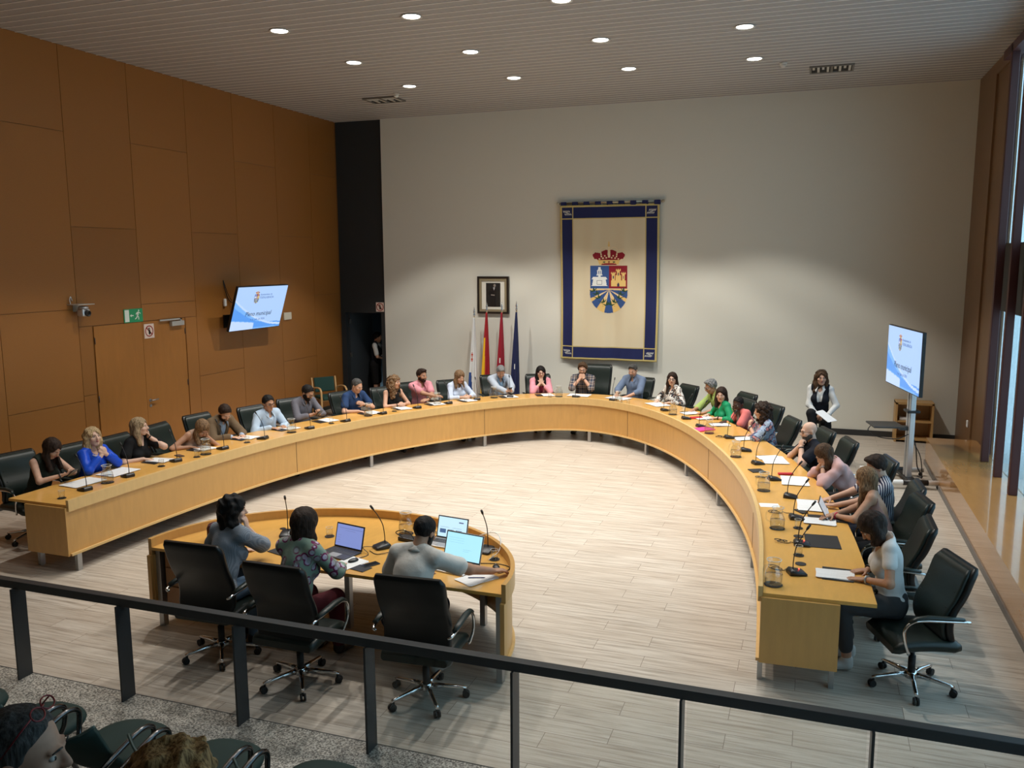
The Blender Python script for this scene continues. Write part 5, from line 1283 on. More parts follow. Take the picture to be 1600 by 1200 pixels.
    if hst != 'bald':
        hh = max(.006, h*.75); ln = P.get('hair_len', .30); f = Field(Hc-V3(.20, .20, ln+.10 if hst in ('long', 'curly', 'wavy', 'bob') else .18), Hc+V3(.20, .20, .20), hh)
        th = P.get('hair_th', .013)
        if hst == 'short':
            f.ell(hd(0, -.02, .036), HA, (.077*hs+th, .094*hs+th, .086*hs+th), .01)
            if P.get('quiff'): f.ell(hd(0, .045, .105), HA, (.055, .05, .03), .03)
            u = f.local(Hc, HA); zmin = -.012+1.02*np.clip(u[1]+.005, -.09, .5)+.42*np.clip(u[1]-.02, 0, .5)+np.where(u[1] > .03, .45*np.maximum(.03-np.abs(u[0]), 0)*P.get('recede', 0), 0)+(.02*P.get('recede', 0))*(u[1] > .02)
            f.F = np.maximum(f.F, (zmin-u[2])*.7); f.wob(.0022 if not P.get('tousle') else .006, 90, rs.random()*6)
        else:
            f.ell(hd(0, -.018, .038), HA, (.080*hs+th, .098*hs+th, .086*hs+th), .02)
            back = -HY; dn = V3(0, 0, -1); bk = unit(V3(*(-HY[:2]), 0)); rt_ = unit(V3(HX[0], HX[1], 0))
            wdt = {'long': 1.0, 'wavy': 1.25, 'curly': 1.45, 'bob': 1.12}[hst]
            n_end = ln
            f.cap(hd(0, -.055, .0), hd(0, -.055, .0)+dn*(n_end-.03)+bk*.015, .070*wdt, .060*wdt, .03)
            for s in (-1, 1):
                f.cap(hd(s*.062, -.015, .02), hd(s*.066, -.02, -.03)+dn*.06+rt_*s*.010*wdt, .034*wdt, .040*wdt, .03)
                fr_ = P.get('front', .0)
                e0 = hd(s*.066, -.02, -.03)+dn*.06; e1 = e0+dn*(n_end-.13)+rt_*s*.015*wdt-bk*(.03+fr_)
                f.cap(e0, e1, .040*wdt, .030*wdt, .03)
            # face opening, following the head
            if hst != 'x': f.ell(hd(P.get('part', .0), .115, -.035), HA, (.060*hs, .085*hs, .098*hs), .012, 'sub'); f.ell(hd(.012, .118, .022), HA, (.044*hs, .062*hs, .062*hs), .012, 'sub'); f.cap(hd(0, .08, -.1), hd(0, .13, -.1)+dn*.22, .056, .062, .01, 'sub')
            amp = {'long': .002, 'wavy': .006, 'curly': .011, 'bob': .0025}[hst]
            if hst == 'curly': f.wob(amp, 62, rs.random()*6); f.wob(.005, 118, 2.1)
            elif hst == 'wavy': f.wob(amp, 38, rs.random()*6); f.wob(.003, 90, 1.2, (1, 1, .4))
            else: f.wob(amp, 95, rs.random()*6, (1, 1, .15))
            if P.get('tousle'): f.wob(.008, 55, 1.1)
        sdf_obj('hair', f, hm, t)
    # ---- glasses
    if P.get('glasses'):
        up = P['glasses'] == 'up'; M2 = Mh @ Matrix.Translation((0, -.012, .046)) @ Matrix.Rotation(R(58), 4, 'X') if up else Mh
        b = bm_new()
        for s in (-1, 1):
            tube(b, [M2 @ Vector((s*.033+.026*math.cos(a)*1.0, .100-abs(.033+.026*math.cos(a)*s*s)*.10, .006+.018*math.sin(a))) for a in np.linspace(0, 2*math.pi, 17)], .0024, 6, caps=False)
            tube(b, [M2 @ Vector(p) for p in ((s*.059, .094, .012), (s*.082, .06, .012), (s*.084, -.02, .008))], .0022, 6)
        tube(b, [M2 @ Vector(p) for p in ((-.009, .101, .010), (.009, .101, .010))], .0022, 6)
        obj('glasses', b, mat('glasses_'+('red' if P.get('glasses_col') == 'red' else 'dark'), (.22, .015, .02) if P.get('glasses_col') == 'red' else (.015, .012, .012), .3), t)
    # ---- clothes
    for cl in P['clothes']:
        kind, m = cl[0], cl[1]; o = cl[2] if len(cl) > 2 else {}
        if kind == 'top':
            g = o.get('g', .011); slv = o.get('sleeve', .5); lo2 = lo.copy(); hi2 = hi.copy(); f = Field(lo2, hi2, max(h*.9, .007)); torso(f, g, .03)
            if slv > 0:
                for s in (-1, 1): arm(f, s, slv, g*.75+.002, .018, o.get('flare', .006)*.8)
            else:
                for s in (-1, 1): f.ell(sh[s]+X*s*.045-U*.01, A, (.065, .12, .13), .012, 'sub')
            if o.get('puff'):
                for s in (-1, 1): f.cap(sh[s], sh[s]+(arms[s][0]-sh[s])*.7, .054, .060, .02)
            # neckline
            nk = o.get('neck', 'round')
            if nk == 'round': f.cap(at(0, .02, .50), at(0, .10, .50), .075, .055, .01, 'sub')
            elif nk == 'wide': f.cap(at(-.05, .03, .52), at(.05, .03, .52), .075, .075, .01, 'sub'); f.cap(at(0, .08, .46), at(0, .14, .44), .06, .05, .01, 'sub')
            elif nk == 'v':
                f.cap(at(0, .04, .51), at(0, .10, .49), .062, .050, .01, 'sub'); f.cap(at(0, .10, .47), at(0, .15, o.get('vz', .36)), .045, .006, .01, 'sub')
            elif nk == 'open':
                f.cap(at(0, .03, .51), at(0, .10, .49), .066, .055, .01, 'sub'); f.cap(at(0, .10, .46), at(0, .17, .14), .055, .018, .01, 'sub')
            elif nk == 'back': f.ell(at(0, -.12, .42), A, (.13, .10, .17), .02, 'sub'); f.cap(at(-.2, .0, .50), at(.2, .0, .50), .075, .075, .01, 'sub')
            f.cap(at(0, -.015, .47), at(0, -.015, .62), .050, .050, .008, 'sub')
            f.cut(pel-U*o.get('hem', .06), -U)
            f.wob(o.get('wr', .0022), 34, rs.random()*9, (1, 1, .6)); c_ = sdf_obj(o.get('name', 'shirt'), f, m, t)
            if o.get('collar'):
                b = bm_new(); n = 16; r0, r1 = .066, .078
                rows = []
                for rr, uu in ((.062, .475), (.059, .535), (.064, .543), (.088, .497), (.096, .478)):
                    rows.append([at(rr*math.sin(a)*1.05, rr*math.cos(a)*1.0+.005-.0, uu-.025*max(0, math.cos(a))**2-.0) for a in np.linspace(R(28), R(332), n)])
                vs = [[b.verts.new(p) for p in row] for row in rows]
                for i in range(len(vs)-1):
                    for j in range(n-1): b.faces.new([vs[i][j], vs[i][j+1], vs[i+1][j+1], vs[i+1][j]]).smooth = True
                # pointed tips
                for s in (0, n-1):
                    sx = 1 if s == 0 else -1; p = [at(sx*.030, .078, .512), at(sx*.084, .070, .474), at(sx*.056, .130, .432)]; b.faces.new([b.verts.new(q) for q in p])
                co = obj('collar', b, o.get('collar_mat', m), c_ or t); md = co.modifiers.new('thickness', 'SOLIDIFY'); md.thickness = .005
            if o.get('placket'):
                b = bm_new(); tube(b, [at(0, .118+fat*.4+.002*k, .42-.06*k) for k in range(5)], .005, 6); obj('button_band', b, o.get('placket_mat', m), c_ or t)
        elif kind == 'trousers':
            f = Field(lo, hi, max(h, .009)); f.ell(at(0, 0, .0), A, (.165+fat, .115+fat, .12), .03, grow=.010)
            for s in (-1, 1):
                hip, kn, an, toe = legs[s]; f.cap(hip, kn, .098+fat*.4, .074, .03); f.cap(kn, kn+(an-kn)*o.get('len', .92), .072, o.get('cuff', .056), .02)
            f.cut(V3(0, 0, pz+P.get('tcut', .11)), V3(0, 0, 1)); f.wob(.0022, 30, 1.7); sdf_obj('trousers', f, m, t)
        elif kind == 'skirt':
            f = Field(lo, hi, max(h, .009)); f.ell(at(0, 0, .0), A, (.175, .125, .12), .03)
            for s in (-1, 1): hip, kn, an, toe = legs[s]; f.cap(hip, hip+(kn-hip)*.95, .105, .09, .06)
            f.cut(V3(0, 0, pz+.11), V3(0, 0, 1)); f.wob(.002, 28, .4); sdf_obj('skirt', f, m, t)
        elif kind == 'shoes':
            for s in (-1, 1):
                hip, kn, an, toe = legs[s]; f = Field(np.minimum(an, toe)-.09, np.maximum(an, toe)+.09, max(h*.8, .007)); f.cap(an-V3(0, .0, .035), toe, .045, .038, .02); f.cap(an-V3(0, 0, .03), an+V3(0, 0, .005), .047, .05, .02)
                f.cut(V3(0, 0, min(toe[2]-.034, .004)), V3(0, 0, -1)) if an[2] < .12 else None
                sdf_obj('shoe', f, m, t)
        elif kind == 'watch':
            s = o.get('side', 1); E_, W_, _ = arms[s]; d = unit(W_-E_); a_ = unit(np.cross(d, V3(0, 0, 1))); c2 = np.cross(d, a_); p = W_-d*.02; b = bm_new()
            rr = (.034 if not fem else .030); tube(b, [p+a_*rr*math.cos(q)+c2*rr*math.sin(q) for q in np.linspace(0, 2*math.pi, 17)], [.006]*17, 6, caps=False, flat=1.6); obj(o.get('name', 'wristwatch'), b, m, t)
        elif kind == 'necklace':
            b = bm_new()
            for a in np.linspace(R(-75), R(75), 15): ball(b, at(.072*math.sin(a), .02+.078*math.cos(a), .47-.035*math.cos(a)), .0085, 8, 6)
            obj('necklace', b, m, t)
    return t, arms, legs, at, hd

# ---- arm poses: return wrist, finger direction, palm normal, curl, elbow pole
def A_rest(x=.13, y=None, z=.79, turn=.5, curl=.22):
    def fn(s, c):
        e = c['P'].get('edge', .3); yy = (e+.10 if y is None else e+y)
        return V3(s*x, yy, z), V3(-s*turn, 1, -.08), V3(0, 0, -1), curl, V3(s*.9, -.35, -.6)
    return fn
def A_clasp(x=.055, y=.12, z=.81): return lambda s, c: (V3(s*x, c['P'].get('edge', .3)+y, z), V3(-s*.75, .75, .1), V3(-s*.3, -.5, -.5), .75, V3(s*.9, -.3, -.5))
def A_phone(x=.06, y=.06, z=.86): return lambda s, c: (V3(s*x, c['P'].get('edge', .3)+y, z), V3(-s*.55, .85, .25), V3(-s*.3, 0, .9), .75, V3(s*.9, -.2, -.6))
def A_chin(x=.03, f=.095, u=-.19, pole=(.6, .7, -1)): return lambda s, c: (c['hd'](s*x, f, u), V3(-s*.25, -.1, 1), V3(-s*.2, -1, .1), 1.15, V3(s*pole[0], pole[1], pole[2]))
def A_face(x=.05, f=.115, u=-.10, curl=.35): return lambda s, c: (c['hd'](s*x, f, u), V3(-s*.2, -.15, 1), V3(-s*.2, -1, 0), curl, V3(s*.7, .6, -1))
def A_cheek(x=.085, f=.05, u=-.14, curl=.7, pole=(.7, .6, -1)): return lambda s, c: (c['hd'](s*x, f, u), V3(-s*.15, -.05, 1), V3(-s*1, -.4, 0), curl, V3(s*pole[0], pole[1], pole[2]))
def A_fold(z=.82, y=.06): return lambda s, c: (V3(-s*.07, c['P'].get('edge', .3)+y+(.03 if s > 0 else -.02), z+(.05 if s > 0 else 0)), V3(-s*1, .1, 0), V3(0, -.4, -1), .35, V3(s*1, -.1, -.4))
def A_chest(z=.40): return lambda s, c: (c['at'](s*.07, .20, z), V3(-s*.9, -.1, .35), V3(0, -1, 0), .8, V3(s*.8, .2, -.8))
def A_hold(x, y, z, d=(0, 1, 0), n=(0, 0, -1), curl=.5, pole=(.8, -.3, -.6)): return lambda s, c: (V3(x, y, z), V3(*d), V3(*n), curl, V3(s*pole[0], pole[1], pole[2]))

NAVYJ = cloth_mat('navy_trousers', (.012, .016, .03)); BLK = cloth_mat('black_cloth', (.010, .010, .011)); GRY = cloth_mat('grey_trousers', (.05, .052, .055)); JEAN = cloth_mat('denim', (.04, .06, .11))
SHOE = mat('dark_shoe', (.015, .012, .01), .4); WSHOE = mat('pale_shoe', (.5, .48, .45), .5); WATCH = mat('watch_black', (.012, .012, .013), .3)
WHC = cloth_mat('white_cotton', (.62, .62, .62)); 
TR = lambda m=NAVYJ: [('trousers', m), ('shoes', SHOE)]
C = cloth_mat
PP = {
 'L1': dict(fem=1, hair='long', hair_col='dark', hair_len=.30, front=.03, hy=8, arms=(A_phone(), A_phone()), clothes=[('top', C('olive_vest', (.022, .028, .020)), dict(sleeve=0, neck='v', vz=.33, name='vest', g=.016)), ('top', C('black_top', (.008, .008, .009)), dict(sleeve=0, neck='wide', g=.009))]+TR(BLK)+[('watch', WATCH, dict(side=1))], res=.0075),
 'L2': dict(fem=1, hair='wavy', hair_col='blonde', hair_len=.21, hy=-12, arms=(A_chin(.03, .19, -.22, (.8, .5, -1)), A_chin(.03, .19, -.23, (.8, .5, -1))), clothes=[('top', C('royal_blue_satin', (.012, .07, .52), .4), dict(sleeve=1.75, neck='v', vz=.38, puff=1, g=.014, wr=.004)), ('necklace', mat('pearl', (.7, .66, .6), .25))]+TR(NAVYJ), skin='fair', res=.0075, armfat=1.1),
 'L3': dict(fem=1, hair='long', hair_col='dblonde', hair_len=.26, hy=32, arms=(A_cheek(.06, .09, -.15), A_rest(.10)), clothes=[('top', C('black_blouse', (.008, .008, .009)), dict(sleeve=.6, neck='v', flare=.02, g=.014)), ('watch', WATCH, dict(side=-1))]+TR(BLK), skin='fair', fat=.015, armfat=1.15, res=.0085),
 'L4': dict(fem=1, hair='long', hair_col='lbrown', hair_len=.26, front=.02, hy=-15, arms=(A_cheek(.055, .10, -.06, .3), A_rest(.10, .12)), clothes=[('top', C('beige_knit', (.40, .27, .20)), dict(sleeve=0, neck='v', vz=.34, g=.010))]+TR(GRY), skin='tan', res=.0085),
 'L5': dict(hair='short', hair_col='dark', beard='short', hy=-10, arms=(A_rest(.09, .16), A_rest(.10, .14)), clothes=[('top', C('tan_blazer', (.14, .095, .055)), dict(sleeve=1.85, neck='open', g=.024, flare=.012, name='blazer', collar=1)), ('top', C('pale_blue_shirt', (.36, .45, .58)), dict(sleeve=1.97, neck='round', g=.010, collar=1))]+TR(NAVYJ), res=.009),
 'L6': dict(hair='short', hair_col='black', glasses=1, hy=-8, arms=(A_rest(.08, .14), A_rest(.14, .12)), clothes=[('top', C('sky_shirt', (.42, .53, .66)), dict(sleeve=1.9, neck='v', vz=.42, g=.018, collar=1, flare=.008, placket=1, wr=.004))]+TR(NAVYJ), fat=.02, skin='tan', wide=1.04, res=.009),
 'L7': dict(hair='short', hair_col='black', beard='full', glasses=1, hy=12, arms=(A_phone(.05), A_phone(.05)), clothes=[('top', C('dark_grey_check', (.10, .10, .12), kind='check', c2=(.16, .155, .18)), dict(sleeve=1.55, neck='v', vz=.42, g=.015, collar=1))]+TR(), skin='tan'),
 'L8': dict(hair='short', hair_col='dgrey', hair_th=.006, hy=12, arms=(A_chest(.36), A_rest(.10)), clothes=[('top', C('navy_polo', (.022, .05, .13)), dict(sleeve=.62, neck='v', vz=.43, g=.013, flare=.014, collar=1)), ('watch', WATCH, dict(side=-1))]+TR()),
 'L9': dict(fem=1, hair='curly', hair_col='lbrown', hair_len=.30, hair_th=.010, hy=25, arms=(A_clasp(), A_clasp()), clothes=[('top', C('black_top', (.008, .008, .009)), dict(sleeve=0, neck='round', g=.010)), ('watch', WATCH, dict(side=1))]+TR(BLK)),
 'L10': dict(hair='short', hair_col='dark', quiff=1, beard='short', hy=12, arms=(A_fold(), A_fold()), clothes=[('top', C('pink_shirt', (.62, .26, .30)), dict(sleeve=.68, neck='v', vz=.40, g=.016, flare=.014, collar=1, placket=1)), ('watch', WATCH, dict(side=-1))]+TR(JEAN), skin='tan', wide=1.05),
 'L11': dict(fem=1, hair='long', hair_col='lbrown', hair_len=.24, hy=6, arms=(A_clasp(.09), A_clasp(.05)), clothes=[('top', C('pale_blue_blouse', (.50, .57, .70)), dict(sleeve=1.6, neck='v', vz=.38, g=.014, collar=1))]+TR()),
 'T1': dict(hair='short', hair_col='grey', hair_th=.009, quiff=1, hy=-10, arms=(A_phone(.06, .10, .84), A_phone(.05, .10, .84)), clothes=[('top', C('light_blue_grey_blazer', (.40, .45, .52)), dict(sleeve=1.88, neck='open', g=.022, flare=.01, name='blazer', collar=1)), ('top', C('sky_blue_shirt', (.30, .44, .60)), dict(sleeve=.5, neck='v', g=.009, collar=1))]+TR(), fat=.01, wide=1.04),
 'T2': dict(fem=1, hair='long', hair_col='black', hair_len=.34, glasses=1, glasses_col='red', hy=0, front=.03, arms=(A_chin(.02, .10, -.19, (.5, .7, -1)), A_chin(.02, .10, -.20, (.5, .7, -1))), clothes=[('top', C('pink_blazer', (.72, .30, .36)), dict(sleeve=1.5, neck='open', g=.020, name='blazer', puff=1)), ('top', C('crimson_top', (.30, .03, .06)), dict(sleeve=0, neck='wide', g=.009))]+TR(BLK), skin='fair'),
 'T3': dict(hair='short', hair_col='brown', hair_th=.02, tousle=1, quiff=1, glasses=1, hy=0, arms=(A_face(.035, .12, -.15, 1.0), A_face(.035, .12, -.15, 1.0)), clothes=[('top', C('plaid_shirt', (.05, .055, .08), kind='plaid', c2=(.42, .38, .34), c3=(.35, .16, .05)), dict(sleeve=1.05, neck='v', vz=.42, g=.016, flare=.012, collar=1)), ('watch', WATCH, dict(side=-1))]+TR(JEAN), beard='short'),
 'T4': dict(hair='short', hair_col='dgrey', hair_th=.008, quiff=1, beard='goatee', beard_col='grey', hy=8, arms=(A_rest(.12, .06), A_rest(.14, .06)), clothes=[('top', C('slate_blue_shirt', (.14, .19, .29)), dict(sleeve=1.3, neck='v', vz=.42, g=.018, flare=.014, collar=1, placket=1))]+TR(), wide=1.05, fat=.01),
 'T5': dict(fem=1, hair='long', hair_col='dark', hair_len=.30, hair_th=.010, glasses=1, hy=40, closed=0, arms=(A_rest(.16, .08), A_rest(.12, .10)), clothes=[('top', C('white_black_blouse', (.62, .61, .58), kind='blotch', c2=(.02, .02, .03), c3=(.35, .22, .15)), dict(sleeve=1.6, neck='v', vz=.36, g=.016, flare=.02, wr=.004))]+TR(BLK), skin='fair'),
 'R1': dict(hair='short', hair_col='grey', hair_th=.014, tousle=1, quiff=1, glasses=1, hy=-8, arms=(A_rest(.16, .10), A_rest(.16, .12)), clothes=[('top', C('lime_shirt', (.34, .46, .14)), dict(sleeve=1.1, neck='v', vz=.42, g=.018, flare=.014, collar=1))]+TR(), fat=.02, wide=1.05, skin='tan'),
 'R2': dict(fem=1, hair='long', hair_col='dark', hair_len=.24, hair_th=.010, hy=50, closed=0, arms=(A_rest(.12, .12), A_rest(.18, .14)), clothes=[('top', C('green_blouse', (.01, .28, .12), .6), dict(sleeve=1.45, neck='v', vz=.36, g=.014, flare=.01)), ('watch', WATCH, dict(side=-1))]+TR(BLK), skin='fair'),
 'R3': dict(hair='short', hair_col='black', hair_th=.003, hy=34, closed=0, arms=(A_cheek(.045, .09, -.16, .9), A_rest(.14, .12)), clothes=[('top', C('coral_shirt', (.66, .18, .17)), dict(sleeve=.68, neck='v', vz=.42, g=.016, flare=.012, collar=1))]+TR(), skin='dark'),
 'R4': dict(fem=1, hair='curly', hair_col='dark', hair_len=.19, hair_th=.022, hy=-4, arms=(A_chin(.02, .20, -.21, (.7, .5, -1)), A_rest(.13, .10)), clothes=[('top', C('blue_floral_blouse', (.30, .38, .50), kind='blotch', c2=(.05, .07, .14), c3=(.55, .22, .20)), dict(sleeve=1.05, neck='wide', g=.018, flare=.035, wr=.004)), ('watch', STEEL, dict(side=-1))]+TR(JEAN), skin='light', res=.009),
 'R5': dict(hair='bald', hair_col='black', beard='short', beard_col='dgrey', glasses=1, hy=8, arms=(A_chin(.035, .13, -.18, (.6, .7, -1)), A_chin(.03, .13, -.19, (.6, .7, -1))), clothes=[('top', C('black_polo', (.012, .014, .022)), dict(sleeve=.62, neck='v', vz=.43, g=.014, flare=.012, collar=1, collar_mat=C('black_polo', (0, 0, 0)))), ('watch', WATCH, dict(side=-1))]+TR(), skin='fair', armfat=1.15, res=.0085),
 'R6': dict(fem=1, hair='long', hair_col='brown', hair_len=.21, hair_th=.010, hy=5, arms=(A_face(.045, .11, -.08, .4), A_face(.045, .11, -.08, .4)), clothes=[('top', C('pale_pink_blouse', (.58, .37, .36)), dict(sleeve=1.35, neck='round', g=.022, puff=1, flare=.018, wr=.005)), ('watch', STEEL, dict(side=-1, name='bracelet'))]+TR(GRY), res=.008),
 'R7': dict(hair='short', hair_col='dark', hair_th=.018, hy=10, quiff=1, arms=(A_rest(.12), A_rest(.14)), clothes=[('top', C('striped_shirt', (.55, .56, .60), kind='stripes', c2=(.03, .035, .08)), dict(sleeve=.7, neck='v', vz=.42, g=.016, collar=1))]+TR(), res=.009),
 'R8': dict(fem=1, hair='long', hair_col='lbrown', hair_len=.34, hair_th=.010, hy=-42, twist=.35, arms=(A_fold(.80, .14), A_rest(.02, .22)), clothes=[('top', C('rose_tan_top', (.36, .20, .17)), dict(sleeve=0, neck='back', g=.010)), ('watch', mat('red_band', (.5, .03, .06), .5), dict(side=-1, name='wristband'))]+TR(BLK), skin='tan', res=.0075),
 'R9': dict(fem=1, hair='bob', hair_col='dark', hair_len=.17, hair_th=.012, hy=8, arms=(A_rest(.12, .06, .79, .3, .12), A_rest(.12, .02, .79, .3, .12)), clothes=[('top', C('white_tee', (.66, .66, .65)), dict(sleeve=.45, neck='wide', g=.011, flare=.008)), ('watch', STEEL, dict(side=-1)), ('watch', WATCH, dict(side=1, name='bracelet')), ('trousers', GRY, dict(len=.75)), ('shoes', WSHOE)], skin='tan', res=.0065),
}
def grounded(k): return PP[k]
for s in SEATS:
    k = s[0]; P = dict(PP[k]); pel, ang, pz, L, i, e, tl = POSE[k]
    P.update(pz=pz, lean=L, hp=HP[k], edge=max(.10, e-.02), tl=tl, side=R(SIDE.get(k, 0)))
    lb = {'L1': 'dark-haired woman in olive vest looking at her phone at the table end', 'T1': 'grey-haired man in light blue-grey blazer looking down at a phone'}.get(k)
    person(lb or ('seated '+s[4]), pel, ang, P)
# ---- the three clerks
def clerk(k, P, hx, hy_, hz, ang, lean, hp, side=0):
    tl, pz, fwd = fit_pose(hz, hp, lean); f_ = Vector((-math.sin(ang), math.cos(ang), 0)); r_ = Vector((f_.y, -f_.x, 0)); pel = Vector((hx, hy_, 0))-f_*fwd-r_*(SP*tl+.1)*math.sin(R(side))
    P.update(pz=pz, tl=tl, lean=R(lean), hp=hp, side=R(side), res=.0065, edge=(5.93-pel.y)/max(.5, math.cos(ang)))
    return person({'S1': 'dark-haired woman in grey check shirt seated at the clerks desk, chin on hand', 'S2': 'dark-haired woman in floral blouse typing at the clerks desk', 'S3': 'black-haired man in off-white polo leaning over the clerks desk'}[k], pel, ang, P)
clerk('S1', dict(fem=1, hair='bob', hair_col='black', hair_len=.15, hair_th=.026, tousle=1, hy=-48, arms=(A_rest(.14, .1), A_cheek(.03, .11, -.15, .8, (.15, 1, -1))), clothes=[('top', C('grey_blue_check', (.14, .17, .21), kind='check', c2=(.30, .33, .37), sc=1.4), dict(sleeve=.95, neck='round', g=.020, flare=.022, wr=.004, hem=.12)), ('trousers', C('denim_light', (.10, .16, .24))), ('shoes', SHOE)], skin='fair'), -4.63, 5.86, 1.23, R(-8), 20, 2)
clerk('S2', dict(fem=1, hair='bob', hair_col='dark', hair_len=.16, hair_th=.026, hy=-6, arms=(A_rest(.12, .14), A_rest(.16, .08)), clothes=[('top', C('floral_blouse', (.22, .30, .24), kind='floral', c2=(.18, .03, .09), c3=(.52, .42, .56)), dict(sleeve=1.5, neck='round', g=.020, flare=.018, wr=.004, hem=.14)), ('trousers', C('burgundy_trousers', (.07, .008, .012))), ('shoes', SHOE)], skin='fair'), -3.84, 5.74, 1.22, R(-3), 14, 18)
clerk('S3', dict(hair='short', hair_col='black', hair_th=.010, hy=-6, glasses=1, beard='short', arms=(A_rest(.10, .12), A_hold(.50, .68, .80, (.55, .8, -.05), (0, 0, -1), .35, (1, -.5, -.5))), clothes=[('top', C('off_white_polo', (.56, .54, .50)), dict(sleeve=.68, neck='v', vz=.43, g=.016, flare=.014, collar=1, hem=.14)), ('trousers', NAVYJ), ('shoes', WSHOE)], skin='tan', wide=1.06, armfat=1.08), -2.88, 5.99, 1.18, R(-6), 30, 26)
# ================================================================== people standing and the public seating
VEST = cloth_mat('black_waistcoat', (.010, .011, .016)); WSH = cloth_mat('white_shirt', (.62, .62, .60))
st = thing('perching_stool', 'black round perching stool under the attendant in waistcoat', 'stool', (.20, 14.74, 0))
b = bm_new(); lathe(b, [(.15, .66), (.165, .68), (.165, .70), (.14, .715)], 24); obj('seat', b, LEATHER, st)
b = bm_new(); lathe(b, [(.022, .03), (.022, .66)], 12); obj('column', b, CHROME, st)
b = bm_new(); lathe(b, [(.2, 0), (.2, .015), (.03, .04)], 24); obj('base', b, CHROME, st)
tl, pz, fwd = fit_pose(1.42, 4, 8, .80); pz = .80; tl = .98
P = dict(fem=1, hair='wavy', hair_col='brown', hair_len=.25, hair_th=.014, glasses='up', pz=pz, lean=R(6), tl=tl, hp=4, hy=14, edge=.2, res=.0085, skin='light', closed=0, tcut=.22,
         legs={1: ((.10, .42, .90), (.02, .50, .50)), -1: ((-.14, .36, .62), (-.15, .30, .085))},
         arms=(A_hold(-.15, .26, .86, (.1, 1, -.1), (.5, 0, -.7), .9), A_hold(.02, .27, .84, (-.5, .9, -.1), (-.2, 0, -1), .9)),
         clothes=[('top', WSH, dict(sleeve=1.9, neck='v', vz=.36, g=.010, flare=.010, collar=1, wr=.004)), ('top', VEST, dict(sleeve=0, neck='open', g=.018, name='waistcoat')), ('trousers', BLK), ('shoes', SHOE)])
PW, *_ = person('attendant in black waistcoat and white shirt holding papers, perched behind the councillors', Vector((.18, 14.60, 0)), R(180-4), P)
b = bm_new(); box(b, -.105, .105, -.149, .149, 0, .003); box(b, -.105, .105, -.149, .149, .003, .005, Matrix.Rotation(R(5), 4, 'Z')); o = obj('paper_sheets', b, PAPT); o.matrix_world = Matrix.Translation((.27, 14.18, .865)) @ Matrix.Rotation(R(50), 4, 'Z') @ Matrix.Rotation(R(26), 4, 'X'); tag(o, 'white papers held in the hands of the attendant in black waistcoat', 'papers')
P = dict(fem=1, hair='short', hair_col='black', hair_th=.016, pz=.90, lean=R(4), tl=1.0, hp=8, hy=14, edge=.2, res=.010, skin='light', legs={1: ((.10, .03, .48), (.10, .0, .085)), -1: ((-.10, .03, .48), (-.10, .02, .085))},
         arms=(A_hold(-.10, .28, 1.04, (.6, .8, .1), (0, 0, -1), .5), A_hold(.08, .28, 1.04, (-.6, .8, .1), (0, 0, -1), .5)),
         clothes=[('top', WSH, dict(sleeve=.75, neck='v', vz=.40, g=.010, flare=.012, collar=1)), ('top', VEST, dict(sleeve=0, neck='v', vz=.34, g=.018, name='waistcoat')), ('skirt', BLK), ('shoes', SHOE)])
person('attendant in black waistcoat and short white sleeves standing in the dark corner doorway', Vector((-9.78, 17.86, 0)), R(-75), P)

AUD = ((-1.97, 1.57), (-1.575, 1.69))
# ---- green auditorium seats
def aud_seat():
    t = thing('auditorium_seat', 'x', 'chair')
    GF = mat('dark_green_upholstery', (.004, .024, .019), .75)
    b = bm_new(); secs = []
    for z, k in ((.40, .80), (.405, .95), (.43, 1.0), (.455, .96), (.468, .80), (.47, .4)):
        secs.append([Vector((.25*k*math.copysign(abs(math.cos(a))**.75, math.cos(a)), .02+.24*k*math.copysign(abs(math.sin(a))**.8, math.sin(a)), z)) for a in np.linspace(0, 2*math.pi, 33)[:-1]])
    loft(b, secs); obj('seat', b, GF, t)
    b = bm_new(); secs = []
    for k in range(9):
        u = k/8; z = .46+.27*u; y = -.26-.20*u; w_ = .235+.015*math.sin(u*3.1)-.02*u
        row = [Vector((x*w_, y+.07*x*x+.0, z+(.085*x*x*max(0, k-5)/3))) for x in np.linspace(-1, 1, 13)]
        row2 = [Vector((x*w_, y-.022+.07*x*x, z+(.085*x*x*max(0, k-5)/3))) for x in np.linspace(1, -1, 13)]
        secs.append(row+row2)
    loft(b, secs); bk_ = obj('backrest', b, GF, t)
    b = bm_new(); P_ = [(x*.222, -.472+.07*x*x, .735+.085*x*x) for x in np.linspace(-1, 1, 15)]; tube(b, P_, .008, 8); obj('piping', b, mat('grey_green_edge', (.05, .08, .07), .5), bk_)
    for s in (-1, 1):
        b = bm_new(); tube(b, smooth_path([(s*.27, -.30, .40), (s*.28, -.46, .52), (s*.285, -.46, .58), (s*.285, -.20, .655), (s*.285, -.10, .66), (s*.285, -.04, .62), (s*.28, -.05, .52), (s*.26, -.06, .40), (s*.25, .10, .02)]), .016, 10); obj('armrest', b, mat('dark_chrome', (.12, .12, .125), .2, 1), t)
    b = bm_new(); tube(b, [(-.27, -.20, .41), (-.26, -.24, .02)], .014); tube(b, [(.27, -.20, .41), (.26, -.24, .02)], .014); tube(b, [(-.27, -.1, .40), (.27, -.1, .40)], .016); obj('frame', b, MATS['dark_chrome'], t)
    return t
AS = aud_seat(); a0 = True
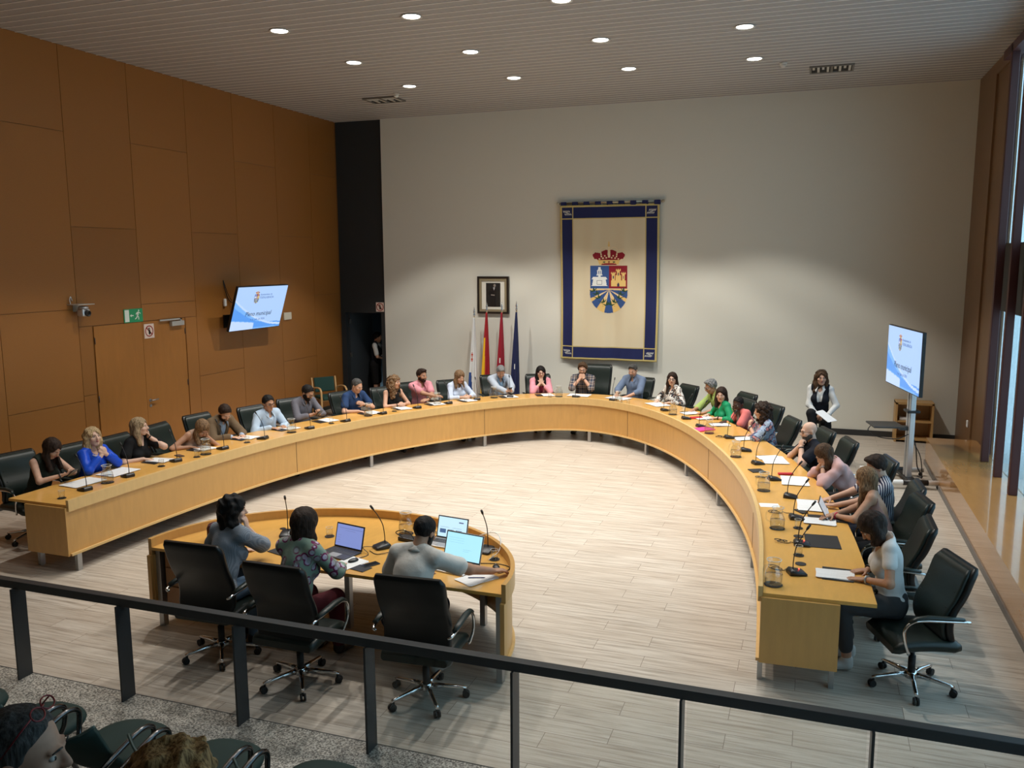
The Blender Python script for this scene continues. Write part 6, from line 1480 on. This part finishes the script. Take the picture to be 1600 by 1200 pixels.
rows = [(-5.20, 3.72, 0, 'dark green auditorium seat by the railing, nearest the veneer wall'), (-4.52, 3.72, 0, 'dark green auditorium seat in the front row, beyond the grey-haired spectator'), (-3.84, 3.72, 0, 'dark green auditorium seat in the front row, left of the curly-haired spectator'), (-3.16, 3.72, 0, 'dark green auditorium seat in the front row, right of the curly-haired spectator'), (-2.48, 3.72, 0, 'dark green auditorium seat in the front row, furthest along the railing'),
        (-2.05, 1.55, .80, 'green auditorium seat under the grey-haired spectator'), (-1.42, 1.60, .80, 'green auditorium seat under the curly-haired spectator')]
for x, y, z, lb in rows:
    if a0: a0 = False; AS.location = (x, y, z+.005); tag(AS, lb, None, 'green auditorium seats')
    else: dup(AS, (x, y, z+.005), 0, lb, 'green auditorium seats')
P = dict(hair='short', hair_col='dgrey', hair_th=.009, recede=1, glasses='up', glasses_col='red', pz=.575, lean=R(8), tl=1.05, hp=8, hy=-62, edge=.5, floor=.805, res=.0055, skin='light', arms=(A_hold(-.10, .30, .68, (.3, 1, 0)), A_hold(.10, .30, .68, (-.3, 1, 0))),
         clothes=[('top', cloth_mat('dark_shirt', (.02, .02, .024)), dict(sleeve=.7, neck='v', g=.014, collar=1)), ('trousers', NAVYJ), ('shoes', SHOE)])
def aud(lbl, hx, hy_, P):
    P['hs'] = 1.0; h = R(P['hp']); f = SP*P['tl']*math.sin(P['lean'])+HD*math.sin(h)+.02; person(lbl, Vector((hx, hy_-f, 0)), 0, P)
aud('grey-haired spectator with red-framed glasses pushed up on the head, in the public seats', AUD[0][0], AUD[0][1], P)
P = dict(fem=1, hair='curly', hair_col='curlgold', hair_len=.11, hair_th=.014, pz=.53, lean=R(10), tl=.96, hp=10, hy=-58, edge=.5, floor=.805, res=.0055, skin='fair', arms=(A_hold(-.10, .30, .68, (.3, 1, 0)), A_hold(.10, .30, .68, (-.3, 1, 0))),
         clothes=[('top', cloth_mat('dark_red_top', (.04, .012, .015)), dict(sleeve=.7, neck='round', g=.012)), ('trousers', NAVYJ), ('shoes', SHOE)])
aud('curly golden-haired spectator seen from behind in the public seats', AUD[1][0], AUD[1][1], P)
# phones held in hands
i, D = near_rim(-8.46, 7.47); pel, ang, *_ = POSE['L1']
for k, lb in (('L1', 'phone held in the hands of the woman in olive vest'), ('L7', 'phone held in the hands of the bearded man in grey shirt'), ('T1', 'phone held by the man in light blue-grey blazer')):
    pel, ang, pz, L, i, e, tl = POSE[k]; f = Vector((-math.sin(ang), math.cos(ang), 0)); p = pel+f*(max(.10, e-.02)+.17); phone(p.x, p.y, .885, ang, lb, R(38))
